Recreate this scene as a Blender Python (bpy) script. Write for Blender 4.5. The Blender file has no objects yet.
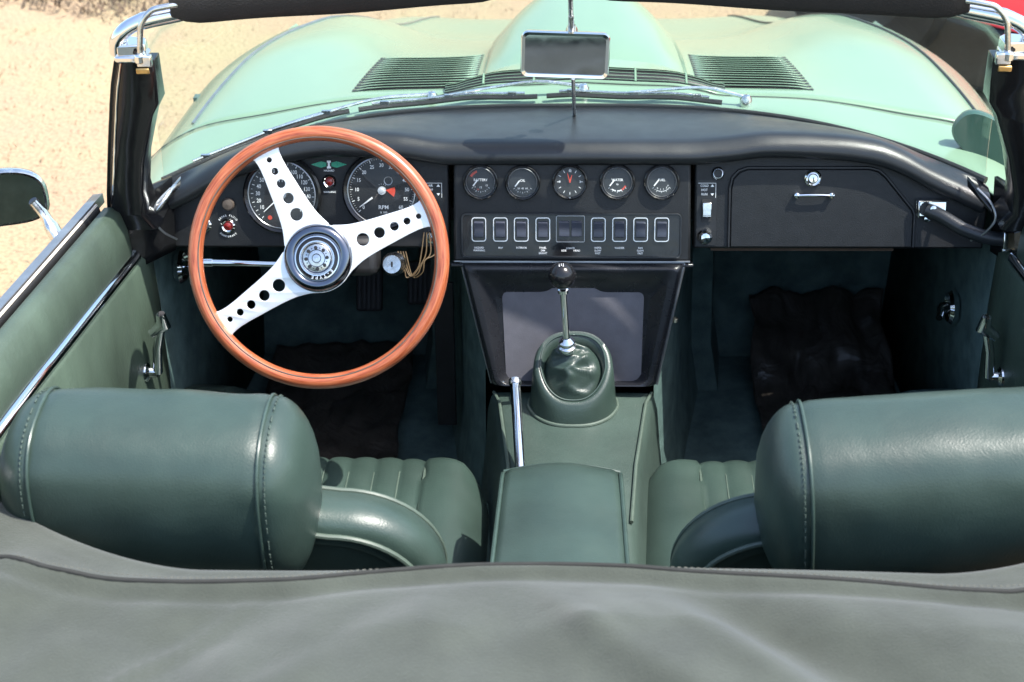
import bpy, bmesh, math, random
import numpy as np
from mathutils import Vector, Matrix, noise
random.seed(7)
R = math.radians
PI = math.pi
scene = bpy.context.scene
COL = scene.collection

# ------------------------------------------------------------------ materials
def nmat(name):
    m = bpy.data.materials.new(name); m.use_nodes = True
    nt = m.node_tree; b = nt.nodes['Principled BSDF']
    return m, nt, b

def surf(name, col, rough=0.5, metal=0.0, var=0.12, vscale=6.0, bump=0.0, bscale=200.0, btype='noise',
         crease=0.0, cscale=18.0, coat=0.0, spec=0.5, rvar=0.1, sheen=0.0, stretch=None, col2=None, speck=0.0):
    """procedural principled surface: colour drift, roughness drift, fine grain and broad creases"""
    m, nt, b = nmat(name); N = nt.nodes; L = nt.links
    tc = N.new('ShaderNodeTexCoord'); src = tc.outputs['Object']
    if stretch:
        mp = N.new('ShaderNodeMapping'); mp.inputs['Scale'].default_value = stretch
        L.new(src, mp.inputs['Vector']); src = mp.outputs['Vector']
    n1 = N.new('ShaderNodeTexNoise'); n1.inputs['Scale'].default_value = vscale; n1.inputs['Detail'].default_value = 6
    n1.inputs['Roughness'].default_value = 0.6
    L.new(src, n1.inputs['Vector'])
    rp = N.new('ShaderNodeValToRGB'); rp.color_ramp.elements[0].position = 0.3; rp.color_ramp.elements[1].position = 0.7
    c1 = [max(0, c*(1-var)) for c in col]; c2 = col2 if col2 else [min(1, c*(1+var)) for c in col]
    rp.color_ramp.elements[0].color = (*c1, 1); rp.color_ramp.elements[1].color = (*c2, 1)
    L.new(n1.outputs['Fac'], rp.inputs['Fac']); L.new(rp.outputs['Color'], b.inputs['Base Color'])
    if rvar > 0:
        mr = N.new('ShaderNodeMapRange'); mr.inputs['To Min'].default_value = max(0.02, rough-rvar*0.5); mr.inputs['To Max'].default_value = min(1, rough+rvar)
        n3 = N.new('ShaderNodeTexNoise'); n3.inputs['Scale'].default_value = vscale*3.1; n3.inputs['Detail'].default_value = 5
        L.new(src, n3.inputs['Vector']); L.new(n3.outputs['Fac'], mr.inputs['Value']); L.new(mr.outputs['Result'], b.inputs['Roughness'])
    else:
        b.inputs['Roughness'].default_value = rough
    b.inputs['Metallic'].default_value = metal
    b.inputs['Specular IOR Level'].default_value = spec
    if coat: b.inputs['Coat Weight'].default_value = coat; b.inputs['Coat Roughness'].default_value = 0.04
    if sheen: b.inputs['Sheen Weight'].default_value = sheen; b.inputs['Sheen Roughness'].default_value = 0.5
    prev = None
    if crease > 0:
        n4 = N.new('ShaderNodeTexNoise'); n4.inputs['Scale'].default_value = cscale; n4.inputs['Detail'].default_value = 3
        n4.inputs['Distortion'].default_value = 0.8
        L.new(src, n4.inputs['Vector'])
        bp = N.new('ShaderNodeBump'); bp.inputs['Strength'].default_value = 1.0; bp.inputs['Distance'].default_value = crease
        L.new(n4.outputs['Fac'], bp.inputs['Height']); prev = bp
    if bump > 0:
        if btype == 'voronoi':
            n2 = N.new('ShaderNodeTexVoronoi'); n2.inputs['Scale'].default_value = bscale; o = n2.outputs['Distance']
        else:
            n2 = N.new('ShaderNodeTexNoise'); n2.inputs['Scale'].default_value = bscale; n2.inputs['Detail'].default_value = 3; o = n2.outputs['Fac']
        L.new(src, n2.inputs['Vector'])
        bp2 = N.new('ShaderNodeBump'); bp2.inputs['Strength'].default_value = 1.0; bp2.inputs['Distance'].default_value = bump
        L.new(o, bp2.inputs['Height'])
        if prev: L.new(prev.outputs['Normal'], bp2.inputs['Normal'])
        prev = bp2
    if prev: L.new(prev.outputs['Normal'], b.inputs['Normal'])
    return m

M = {}
M['paint']   = surf('sage_green_paint', (0.178, 0.272, 0.192), 0.20, var=0.03, vscale=1.5, coat=0.15, rvar=0.05, spec=0.22)
M['leather'] = surf('green_leather', (0.030, 0.051, 0.042), 0.34, var=0.26, vscale=5, bump=0.00028, bscale=420, btype='noise', crease=0.0014, cscale=9, rvar=0.20, spec=0.55)
M['leather2']= surf('green_leather_worn', (0.038, 0.060, 0.050), 0.42, var=0.2, vscale=7, bump=0.00035, bscale=420, btype='voronoi', crease=0.0015, cscale=16, rvar=0.14)
M['trim']    = surf('green_door_vinyl', (0.050, 0.075, 0.055), 0.45, var=0.40, vscale=5, bump=0.0003, bscale=300, btype='voronoi', crease=0.004, cscale=9, rvar=0.15, stretch=(1, 1, 0.4))
M['piping']  = surf('piping_leather', (0.070, 0.098, 0.078), 0.45, var=0.15, vscale=40)
M['pipdark'] = surf('dark_piping_leather', (0.035, 0.06, 0.05), 0.35, var=0.15, vscale=40)
M['stitch'] = surf('green_thread', (0.05, 0.075, 0.062), 0.7, var=0.2, vscale=60)
M['patchgreen'] = surf('dark_patch_green', (0.035, 0.085, 0.070), 0.3, var=0.1, vscale=30)  # tone of the dark patch, given to the added mirror shape
M['carpet']  = surf('teal_carpet', (0.095, 0.145, 0.138), 0.95, var=0.3, vscale=22, bump=0.001, bscale=500, spec=0.08)
M['vinyl']   = surf('black_dash_vinyl', (0.016, 0.018, 0.021), 0.32, var=0.2, vscale=8, bump=0.00025, bscale=600, btype='noise', crease=0.0003, cscale=20, rvar=0.15)
M['fascia']  = surf('black_grained_fascia', (0.0065, 0.007, 0.008), 0.5, var=0.3, vscale=60, bump=0.00018, bscale=700, btype='voronoi', rvar=0.1)
M['console'] = surf('black_console_vinyl', (0.012, 0.013, 0.016), 0.25, var=0.2, vscale=12, bump=0.0002, bscale=500, rvar=0.12)
M['insert']  = surf('slate_grey_insert', (0.100, 0.100, 0.116), 0.62, var=0.14, vscale=30, bump=0.00012, bscale=700, btype='voronoi')
M['gloss']   = surf('gloss_black', (0.010, 0.010, 0.011), 0.14, var=0.2, vscale=20, rvar=0.12, crease=0.0006, cscale=25)
M['black']   = surf('satin_black', (0.012, 0.012, 0.013), 0.42, var=0.3, vscale=30, rvar=0.15)
M['rubber']  = surf('black_rubber', (0.015, 0.015, 0.016), 0.65, var=0.3, vscale=30, bump=0.0004, bscale=200)
M['visor']   = surf('black_visor_vinyl', (0.020, 0.019, 0.020), 0.5, var=0.15, vscale=12, bump=0.0004, bscale=400, btype='voronoi')
M['dial']    = surf('dial_black', (0.010, 0.011, 0.013), 0.5, var=0.1, vscale=20)
M['rocker']  = surf('rocker_sheen_slate', (0.045, 0.050, 0.070), 0.28, var=0.15, vscale=60)  # black rockers with their bluish highlights put into the base colour
M['dialgrey']= surf('dial_grey', (0.016, 0.019, 0.022), 0.5, var=0.15, vscale=30)
M['white']   = surf('white_print', (0.88, 0.88, 0.86), 0.5, var=0.03, vscale=60, rvar=0)
M['cream']   = surf('aged_cream_paper', (0.55, 0.50, 0.42), 0.7, var=0.1, vscale=60)
M['redprint']= surf('red_print', (0.60, 0.06, 0.03), 0.5, var=0.06, vscale=60, rvar=0)
M['greenlens']=surf('green_lens', (0.02, 0.28, 0.16), 0.25, var=0.1, vscale=60)
M['redlens'] = surf('dark_red_lens', (0.22, 0.015, 0.012), 0.12, var=0.2, vscale=60, coat=0.5)
M['brownlens']=surf('brown_knob', (0.10, 0.075, 0.06), 0.5, var=0.2, vscale=60)
M['chrome']  = surf('chrome', (0.82, 0.83, 0.84), 0.07, metal=1, var=0.04, vscale=10, rvar=0.08)
M['oldchrome']=surf('pitted_chrome', (0.66, 0.66, 0.65), 0.16, metal=1, var=0.25, vscale=60, rvar=0.25, bump=0.0002, bscale=200)
M['alloy']   = surf('brushed_alloy', (0.86, 0.86, 0.85), 0.42, metal=0.75, var=0.04, vscale=20, rvar=0.1, bump=0.00006, bscale=150)
M['steel']   = surf('grey_steel', (0.35, 0.36, 0.38), 0.3, metal=0.9, var=0.15, vscale=30)
M['boss']    = surf('dark_boss_chrome', (0.16, 0.175, 0.21), 0.10, metal=1, var=0.1, vscale=20)
M['wire']    = surf('brown_wire', (0.10, 0.065, 0.028), 0.6, var=0.3, vscale=80)
M['brass']   = surf('brass_plate', (0.55, 0.36, 0.14), 0.3, metal=0.9, var=0.2, vscale=80)
M['fabric']  = surf('grey_hood_fabric', (0.048, 0.055, 0.045), 0.92, var=0.20, vscale=9, bump=0.0009, bscale=420, sheen=0.25, spec=0.15, crease=0.0045, cscale=5, rvar=0.05)
M['fabric2'] = surf('grey_hood_binding', (0.09, 0.09, 0.08), 0.9, var=0.14, vscale=14, bump=0.0006, bscale=900, sheen=0.2, spec=0.15)
M['welt']    = surf('dark_welt', (0.018, 0.019, 0.017), 0.85, var=0.2, vscale=30)
M['thread']  = surf('pale_thread', (0.10, 0.105, 0.09), 0.8, var=0.1, vscale=40)
M['mat']     = surf('black_plastic_mat', (0.040, 0.035, 0.030), 0.36, var=0.4, vscale=14, crease=0.012, cscale=14, rvar=0.2, col2=(0.070, 0.060, 0.050))
M['seal']    = surf('screen_seal', (0.012, 0.014, 0.014), 0.4, var=0.2, vscale=30)
M['red']     = surf('red_car_paint', (0.62, 0.03, 0.025), 0.25, var=0.04, vscale=3, coat=0.8)
M['wood2']   = surf('brown_hardboard', (0.07, 0.038, 0.018), 0.7, var=0.3, vscale=30)
M['mirrorglass'] = surf('mirror_glass', (0.42, 0.43, 0.45), 0.03, metal=1, var=0.10, vscale=30, rvar=0.06)

M['darkreflect'] = surf('dark_reflection_glass', (0.17, 0.175, 0.185), 0.04, metal=1, var=0.35, vscale=14, rvar=0.08)  # glass tint darkened in place of dark surroundings for it to reflect
def wood_mat():
    m, nt, b = nmat('varnished_wood'); N = nt.nodes; L = nt.links
    uv = N.new('ShaderNodeUVMap')
    mp = N.new('ShaderNodeMapping'); mp.inputs['Scale'].default_value = (14, 12, 1); L.new(uv.outputs[0], mp.inputs['Vector'])
    n = N.new('ShaderNodeTexNoise'); n.inputs['Scale'].default_value = 2.2; n.inputs['Detail'].default_value = 8; n.inputs['Distortion'].default_value = 0.5
    L.new(mp.outputs[0], n.inputs['Vector'])
    mp2 = N.new('ShaderNodeMapping'); mp2.inputs['Scale'].default_value = (30, 90, 1); L.new(uv.outputs[0], mp2.inputs['Vector'])
    n2 = N.new('ShaderNodeTexNoise'); n2.inputs['Scale'].default_value = 1.0; n2.inputs['Detail'].default_value = 4
    L.new(mp2.outputs[0], n2.inputs['Vector'])
    ad = N.new('ShaderNodeMath'); ad.operation = 'ADD'; L.new(n.outputs['Fac'], ad.inputs[0])
    mu = N.new('ShaderNodeMath'); mu.operation = 'MULTIPLY'; mu.inputs[1].default_value = 0.6; L.new(n2.outputs['Fac'], mu.inputs[0]); L.new(mu.outputs[0], ad.inputs[1])
    rp = N.new('ShaderNodeValToRGB'); e = rp.color_ramp.elements
    e[0].position = 0.55; e[0].color = (0.17, 0.030, 0.010, 1); e[1].position = 1.02; e[1].color = (0.43, 0.140, 0.058, 1)
    k = e.new(0.75); k.color = (0.32, 0.078, 0.030, 1)
    L.new(ad.outputs[0], rp.inputs['Fac']); L.new(rp.outputs['Color'], b.inputs['Base Color'])
    b.inputs['Roughness'].default_value = 0.34; b.inputs['Coat Weight'].default_value = 0.35; b.inputs['Coat Roughness'].default_value = 0.15
    return m
M['wood'] = wood_mat()

def glass_mat(name, tint, gloss=1.0, rough=0.0):
    m = bpy.data.materials.new(name); m.use_nodes = True; nt = m.node_tree; nt.nodes.clear(); N = nt.nodes; L = nt.links
    out = N.new('ShaderNodeOutputMaterial'); mix = N.new('ShaderNodeMixShader')
    tr = N.new('ShaderNodeBsdfTransparent'); tr.inputs['Color'].default_value = (*tint, 1)
    gl = N.new('ShaderNodeBsdfGlossy'); gl.inputs['Roughness'].default_value = rough
    fr = N.new('ShaderNodeLayerWeight'); pw = N.new('ShaderNodeMath'); pw.operation = 'POWER'; pw.inputs[1].default_value = 5; L.new(fr.outputs['Facing'], pw.inputs[0])
    mu = N.new('ShaderNodeMath'); mu.operation = 'MULTIPLY_ADD'; mu.inputs[1].default_value = .5*gloss; mu.inputs[2].default_value = .03*gloss; L.new(pw.outputs[0], mu.inputs[0])
    L.new(mu.outputs[0], mix.inputs['Fac']); du = N.new('ShaderNodeBsdfDiffuse'); du.inputs['Color'].default_value = (.7, .72, .7, 1); m2 = N.new('ShaderNodeMixShader')
    tn = N.new('ShaderNodeTexNoise'); tn.inputs['Scale'].default_value = 7; tn.inputs['Detail'].default_value = 8; tcc = N.new('ShaderNodeTexCoord'); L.new(tcc.outputs['Object'], tn.inputs['Vector'])
    mrr = N.new('ShaderNodeMapRange'); mrr.inputs['From Min'].default_value = .4; mrr.inputs['From Max'].default_value = .8; mrr.inputs['To Min'].default_value = .004; mrr.inputs['To Max'].default_value = .06; L.new(tn.outputs['Fac'], mrr.inputs['Value'])
    L.new(mrr.outputs[0], m2.inputs['Fac']); L.new(tr.outputs[0], m2.inputs[1]); L.new(du.outputs[0], m2.inputs[2]); L.new(m2.outputs[0], mix.inputs[1]); L.new(gl.outputs[0], mix.inputs[2]); L.new(mix.outputs[0], out.inputs['Surface'])
    return m
M['glass'] = glass_mat('windscreen_glass', (0.95, 0.985, 0.97), 0.8)
M['lens'] = glass_mat('gauge_glass', (0.96, 0.96, 0.96), 0.6, 0.02)

# ------------------------------------------------------------------ mesh builder
class MB:
    def __init__(s): s.v = []; s.f = []; s.uv = {}
    def add(s, vs, fs, mat=None):
        o = len(s.v)
        for p in vs:
            p = Vector(p)
            if mat is not None: p = mat @ p
            s.v.append(tuple(p))
        for f in fs: s.f.append(tuple(i+o for i in f))
        return s
    def grid(s, P, cu=False, cv=False):
        nu, nv = len(P), len(P[0]); o = len(s.v)
        for r in P:
            for p in r: s.v.append(tuple(p))
        for i in range(nu if cu else nu-1):
            for j in range(nv if cv else nv-1):
                a = o+i*nv+j; b = o+i*nv+(j+1) % nv; c = o+((i+1) % nu)*nv+(j+1) % nv; d = o+((i+1) % nu)*nv+j
                s.f.append((a, b, c, d))
        return s
    def box(s, c, d, mat=None):
        x, y, z = [q/2 for q in d]; vs = [Vector((c[0]+sx*x, c[1]+sy*y, c[2]+sz*z)) for sx in (-1, 1) for sy in (-1, 1) for sz in (-1, 1)]
        return s.add(vs, [(0, 1, 3, 2), (4, 6, 7, 5), (0, 4, 5, 1), (2, 3, 7, 6), (0, 2, 6, 4), (1, 5, 7, 3)], mat)
    def tube(s, pts, rad, n=12, closed=False, caps=True, uv=False, flat=None):
        pts = [Vector(p) for p in pts]; m = len(pts)
        rs = rad if isinstance(rad, (list, tuple)) else [rad]*m
        P = []; prev = None
        for i in range(m):
            if closed: t = pts[(i+1) % m]-pts[(i-1) % m]
            else: t = pts[min(i+1, m-1)]-pts[max(i-1, 0)]
            t.normalize()
            if prev is None:
                a = Vector((0, 0, 1)) if abs(t.z) < 0.9 else Vector((1, 0, 0))
                nn = t.cross(a).normalized()
            else:
                nn = (prev - t*prev.dot(t)); nn.normalize()
            prev = nn; bb = t.cross(nn)
            k = flat if flat else 1.0
            P.append([pts[i]+(nn*math.cos(q)+bb*math.sin(q)*k)*rs[i] for q in [2*PI*j/n for j in range(n)]])
        o = len(s.v); s.grid(P, cu=closed, cv=True)
        if caps and not closed:
            s.f.append(tuple(o+j for j in range(n))[::-1]); s.f.append(tuple(o+(m-1)*n+j for j in range(n)))
        return s
    def lathe(s, prof, n=40, mat=None, cap0=False, cap1=False):
        """prof: (radius, height) about local z"""
        o = len(s.v)
        P = [[(mat @ Vector((r*math.cos(2*PI*j/n), r*math.sin(2*PI*j/n), h))) if mat is not None else Vector((r*math.cos(2*PI*j/n), r*math.sin(2*PI*j/n), h)) for j in range(n)] for r, h in prof]
        s.grid(P, cv=True)
        if cap0: s.f.append(tuple(o+j for j in range(n))[::-1])
        if cap1: s.f.append(tuple(o+(len(prof)-1)*n+j for j in range(n)))
        return s
    def prism(s, poly, z0, z1, mat=None):
        n = len(poly); vs = [(x, y, z0) for x, y in poly]+[(x, y, z1) for x, y in poly]
        fs = [tuple(range(n))[::-1], tuple(range(n, 2*n))]+[(i, (i+1) % n, n+(i+1) % n, n+i) for i in range(n)]
        return s.add(vs, fs, mat)
    def build(s, name, mat, parent=None, smooth=True, bevel=0, segs=2, sub=0, solid=0, auto=40, loc=None, rot=None, offset=-1, fix=True):
        me = bpy.data.meshes.new(name); me.from_pydata(s.v, [], s.f); me.update()
        if fix:
            bm = bmesh.new(); bm.from_mesh(me)
            bmesh.ops.remove_doubles(bm, verts=bm.verts, dist=1e-6)
            bmesh.ops.recalc_face_normals(bm, faces=bm.faces); bm.to_mesh(me); bm.free()
        o = bpy.data.objects.new(name, me); COL.objects.link(o)
        me.materials.append(mat)
        if smooth:
            me.polygons.foreach_set('use_smooth', [True]*len(me.polygons))
            me.set_sharp_from_angle(angle=R(auto))
        if solid: md = o.modifiers.new('s', 'SOLIDIFY'); md.thickness = solid; md.offset = offset
        if bevel:
            md = o.modifiers.new('b', 'BEVEL'); md.width = bevel; md.segments = segs; md.limit_method = 'ANGLE'; md.angle_limit = R(35)
        if sub: md = o.modifiers.new('u', 'SUBSURF'); md.levels = sub; md.render_levels = sub
        if loc is not None: o.location = loc
        if rot is not None: o.rotation_euler = rot
        if parent: o.parent = parent
        return o

def curve_mesh(splines, depth=0.0, bevel=0.0):
    """2-D filled outline with holes, extruded, returned as verts / faces in the xy plane"""
    cu = bpy.data.curves.new('tmp', 'CURVE'); cu.dimensions = '2D'; cu.fill_mode = 'BOTH'; cu.extrude = depth; cu.bevel_depth = bevel; cu.bevel_resolution = 1
    for sp in splines:
        s = cu.splines.new('POLY'); s.points.add(len(sp)-1)
        for q, p in zip(s.points, sp): q.co = (p[0], p[1], 0, 1)
        s.use_cyclic_u = True
    o = bpy.data.objects.new('tmp', cu); COL.objects.link(o)
    dg = bpy.context.evaluated_depsgraph_get(); me = bpy.data.meshes.new_from_object(o.evaluated_get(dg))
    vs = [tuple(v.co) for v in me.vertices]; fs = [tuple(p.vertices) for p in me.polygons]
    bpy.data.objects.remove(o); bpy.data.curves.remove(cu); bpy.data.meshes.remove(me)
    return vs, fs

_tc = {}
def glyphs(txt):
    if txt not in _tc:
        cu = bpy.data.curves.new('tmp', 'FONT'); cu.body = txt; cu.size = 1; cu.align_x = 'CENTER'; cu.align_y = 'CENTER'; cu.resolution_u = 2; cu.offset = 0.012
        o = bpy.data.objects.new('tmp', cu); COL.objects.link(o)
        dg = bpy.context.evaluated_depsgraph_get(); me = bpy.data.meshes.new_from_object(o.evaluated_get(dg))
        _tc[txt] = ([tuple(v.co) for v in me.vertices], [tuple(p.vertices) for p in me.polygons])
        bpy.data.objects.remove(o); bpy.data.curves.remove(cu); bpy.data.meshes.remove(me)
    return _tc[txt]
def text(mb, txt, x, y, size, z=0, rot=0, sx=1.0):
    vs, fs = glyphs(txt)
    mb.add(vs, fs, Matrix.Translation((x, y, z)) @ Matrix.Rotation(rot, 4, 'Z') @ Matrix.Diagonal((size*sx, size, 1, 1)))
def arctext(mb, txt, r, a_mid, step, size, z, inward=False):
    n = len(txt)
    for i, ch in enumerate(txt):
        if ch == ' ': continue
        if not inward: a = a_mid-(i-(n-1)/2)*step; text(mb, ch, r*math.cos(a), r*math.sin(a), size, z, a-PI/2)
        else: a = a_mid+(i-(n-1)/2)*step; text(mb, ch, r*math.cos(a), r*math.sin(a), size, z, a+PI/2)

def circ(r, n=24, cx=0, cy=0): return [(cx+r*math.cos(2*PI*i/n), cy+r*math.sin(2*PI*i/n)) for i in range(n)]
def rrect(w, h, r, cx=0, cy=0, n=5):
    out = []
    for (sx, sy, a0) in ((1, 1, 0), (-1, 1, 90), (-1, -1, 180), (1, -1, 270)):
        for i in range(n+1):
            a = R(a0+90*i/n); out.append((cx+sx*(w/2-r)+r*math.cos(a), cy+sy*(h/2-r)+r*math.sin(a)))
    return out
def pchip(tab):
    xs = [t[0] for t in tab]; ys = [t[1] for t in tab]; n = len(xs)
    h = [xs[i+1]-xs[i] for i in range(n-1)]; d = [(ys[i+1]-ys[i])/h[i] for i in range(n-1)]
    m = [d[0]]+[0 if d[i-1]*d[i] <= 0 else 2*d[i-1]*d[i]/(d[i-1]+d[i]) for i in range(1, n-1)]+[d[-1]]
    def f(x):
        if x <= xs[0]: return ys[0]
        if x >= xs[-1]: return ys[-1]
        i = 0
        while x > xs[i+1]: i += 1
        t = (x-xs[i])/h[i]
        return ((1+2*t)*(1-t)**2*ys[i]+t*(1-t)**2*h[i]*m[i]+t*t*(3-2*t)*ys[i+1]+t*t*(t-1)*h[i]*m[i+1])
    return f
def crom(P, n):
    """Catmull-Rom through points, n samples per span"""
    P = [Vector(p) for p in P]; out = []
    for i in range(len(P)-1):
        p0 = P[i-1] if i > 0 else P[0]*2-P[1]; p1 = P[i]; p2 = P[i+1]; p3 = P[i+2] if i+2 < len(P) else P[-1]*2-P[-2]
        for k in range(n):
            t = k/n
            out.append(0.5*((2*p1)+(p2-p0)*t+(2*p0-5*p1+4*p2-p3)*t*t+(3*p1-p0-3*p2+p3)*t**3))
    out.append(P[-1]); return out

def tag(o, label=None, cat=None, group=None, kind=None):
    if label: o['label'] = label
    if cat: o['category'] = cat
    if group: o['group'] = group
    if kind: o['kind'] = kind
    return o
def empty(name, loc):
    o = bpy.data.objects.new(name, None); COL.objects.link(o); o.location = loc; o.empty_display_size = 0.2; return o

# ================================================================== THE CAR
car = empty('convertible_car', (0, 0, 0))
tag(car, 'open pale green convertible with green leather seats and a wood rimmed steering wheel', 'car')

# ------------------------------------------------------------------ bonnet surface
zc = pchip([(-.2, .842), (.2, .842), (.27, .850), (.45, .868), (.7, .864), (1.0, .822), (1.3, .748), (1.6, .645), (2.0, .46), (2.3, .30)])
zv = pchip([(-.2, .828), (.2, .834), (.3, .826), (.6, .778), (.8, .730), (1.0, .670), (1.15, .618), (1.5, .50), (2.0, .38), (2.3, .27)])
zf = pchip([(-.2, .800), (.2, .806), (.6, .790), (1.0, .722), (1.2, .658), (1.5, .54), (2.0, .39), (2.3, .27)])
wf = pchip([(-.2, .785), (.2, .785), (.6, .780), (1.0, .772), (1.5, .745), (2.0, .69), (2.2, .58), (2.3, .46)])
xb = pchip([(-.2, .20), (.285, .185), (.37, .152), (.6, .150), (.72, .138), (.85, .112), (1.0, .100), (2.0, .08), (2.3, .07)])
xfr = pchip([(-.2, .53), (.5, .52), (1.1, .49), (2.0, .47), (2.3, .36)])
def profile(y):
    a, b, c, w, q, xf = zc(y), zv(y), zf(y), wf(y), xb(y), xfr(y)
    k = min(1, max(0, (y-.0)/.5))
    pts = [(0, 0, a), (q*.45, 0, a-.004), (q*.84, 0, a-(a-b)*.26), (q*1.10, 0, b+(a-b)*.40), (q*1.32, 0, b+(a-b)*.07),
           ((q*1.32+xf)/2, 0, b+(c-b)*.14), (xf, 0, c), ((xf*1.15+w)/2.15, 0, c-.022), (w-.055, 0, c-.075), (w-.012, 0, c*.5+.25*1.0 if c > .5 else c*.75), (w, 0, min(.55, c*.8)), (w-.015, 0, min(.40, c*.6)), (w-.06, 0, .24)]
    return crom(pts, 6)
_pc = {}
def Z(x, y):
    k = round(y, 3)
    if k not in _pc: _pc[k] = profile(k)
    P = _pc[k]; x = abs(x)
    for i in range(len(P)-1):
        if P[i].x <= x <= P[i+1].x+1e-9 and P[i+1].x > P[i].x:
            t = (x-P[i].x)/(P[i+1].x-P[i].x); return P[i].z*(1-t)+P[i+1].z*t
    return P[-1].z
def yg(x): return .208-.8*min(abs(x), .64)**2.9          # foot of the windscreen in plan
def zg(x): return .838-.036*(min(abs(x), .64)/.62)**3
def yshut(x): return .285-.045*(abs(x)/.75)**2

def sheet(yfun0, yfun1, ny, sides=(1, -1), smin=0, smax=None):
    """body surface between two plan curves, both halves"""
    rows = []
    nS = len(profile(0.5))
    for j in range(ny+1):
        t = j/ny; row = []
        for sgn in sides:
            seg = []
            for i in range(nS):
                # two passes: x at mid y, then y from x
                y = yfun0(.3)*(1-t)+yfun1(.3)*t
                for _ in range(3):
                    if True:
                        kk = round(y, 3)
                        if kk not in _pc: _pc[kk] = profile(kk)
                        x = _pc[kk][i].x; y = yfun0(x)*(1-t)+yfun1(x)*t
                kk = round(y, 3)
                if kk not in _pc: _pc[kk] = profile(kk)
                p = _pc[kk][i]; seg.append(Vector((sgn*p.x, y, p.z)))
            if sgn == 1: seg = seg[::-1]; row += seg[:-1]
            else: row += seg
        rows.append(row)
    return rows
b = MB(); b.grid(sheet(lambda x: yshut(x)+.0025, lambda x: 2.3, 70))
b.build('bonnet', M['paint'], car, solid=.003, auto=60)
bonnet = bpy.data.objects['bonnet']; bonnet.location.x = .022
b = MB(); b.grid(sheet(lambda x: (yg(x)-.004 if abs(x) < .60 else yg(.60)-.004-(abs(x)-.60)*1.5), lambda x: yshut(x)-.0025, 14))
scut = b.build('scuttle_panel', M['paint'], car, solid=.003, auto=60); scut.location.x = .012
# dark bed under the bonnet shut line, rubber seal
b = MB(); pts = [(x, yshut(x), Z(x, yshut(x))-.0018) for x in [(-.78+1.56*i/60) for i in range(61)]]
b.tube(pts, .0024, 6); b.build('shut_line_seal', M['seal'], scut)
beadx = pchip([(.30, .672), (.45, .662), (.6, .646), (.85, .605), (.95, .575), (1.1, .525), (1.4, .47), (2.05, .40)])
# bead strips running forward along each wing
for s in (-1, 1):
    b = MB(); pts = []
    for i in range(50):
        y = .30+i*(1.75/49); x = beadx(y)
        pts.append((s*x, y, Z(x, y)+.0015))
    b.tube(pts, .0028, 6); b.build('wing_bead', M['steel'] if s < 0 else M['seal'], bonnet)
# louvre panels
for s in (-1, 1):
    b = MB(); d = MB(); y0, y1 = .330, .602; n = 14
    for i in range(n):
        y = y0+(y1-y0)*(i+.5)/n; p = (y1-y0)/n
        xa, xc = (.186, .398-.020*(i/n)) if s < 0 else (.192, .388-.018*(i/n))
        rowsL = []
        for j in range(9):
            x = xa+(xc-xa)*j/8; e = 1-(2*j/8-1)**6
            z = Z(x, y)
            rowsL.append([(s*x, y+p*.45, Z(x, y+p*.45)+.0008), (s*x, y+p*.1, z+.0022*e+.0008), (s*x, y-p*.24, z+.0044*e+.0008), (s*x, y-p*.28, z+.0038*e+.0006)])
        b.grid(rowsL)
        d.grid([[(s*(xa+(xc-xa)*j/8), y-p*.52, Z(xa+(xc-xa)*j/8, y-p*.52)+.0011), (s*(xa+(xc-xa)*j/8), y+p*.0, Z(xa+(xc-xa)*j/8, y+p*.0)+.0011)] for j in range(9)])
    lv = b.build('louvre_panel', M['paint'], bonnet, solid=.001)
    d.build('louvre_slot', M['black'], bonnet)
# centre grille at the back of the power bulge
b = MB(); d = MB()
xs = [-.235+.47*i/24 for i in range(25)]
b.grid([[(x, yshut(x)+.010, Z(x, yshut(x))+.001), (x, yshut(x)+.034, Z(x, yshut(x)+.034)+.011)] for x in xs])
gr = b.build('bonnet_vent', M['black'], bonnet, solid=.002)
for k in range(4):
    yy = .012+.006*k; d.tube([(x, yshut(x)+yy, Z(x, yshut(x)+yy)+.0028+.0028*k) for x in xs], .0006, 5)
for xx in (-.17, -.085, .0, .085, .17): d.tube([(xx, yshut(xx)+.010, Z(xx, yshut(xx))+.002), (xx, yshut(xx)+.034, Z(xx, yshut(xx)+.034)+.012)], .0022, 6)
d.grid([[(x, yshut(x)+.032, Z(x, yshut(x)+.034)+.0125), (x, yshut(x)+.050, Z(x, yshut(x)+.050)+.008), (x, yshut(x)+.085, Z(x, yshut(x)+.085)+.0005)] for x in xs])
d.build('vent_bar', M['paint'], bonnet)

# ------------------------------------------------------------------ windscreen
NG = 40
def ytop(x): return -.065-.42*abs(x)**2.1
def ztop(x): return 1.150-.03*(abs(x)/.6)**2-.05*max(0, (abs(x)-.52)/.07)**2
rows = []
for i in range(NG+1):
    x0 = -.628+1.256*i/NG; xt = x0*.925
    rows.append([Vector((x0*(1-t)+xt*t, yg(x0)*(1-t)+ytop(xt)*t + .020*math.sin(PI*t), zg(x0)*(1-t)+ztop(xt)*t)) for t in [j/10 for j in range(11)]])
b = MB(); b.grid(rows); scr = b.build('windscreen', M['glass'], car, solid=.004)
b = MB(); b.tube([r[0]+Vector((0, -.002, .001)) for r in rows], .0065, 8); b.build('screen_seal', M['seal'], scr)
b = MB(); b.tube([(r[-1].x, r[-1].y, r[-1].z) for r in rows[2:-2]], .012, 12)
hd = b.build('header_rail', M['chrome'], car)
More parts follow.
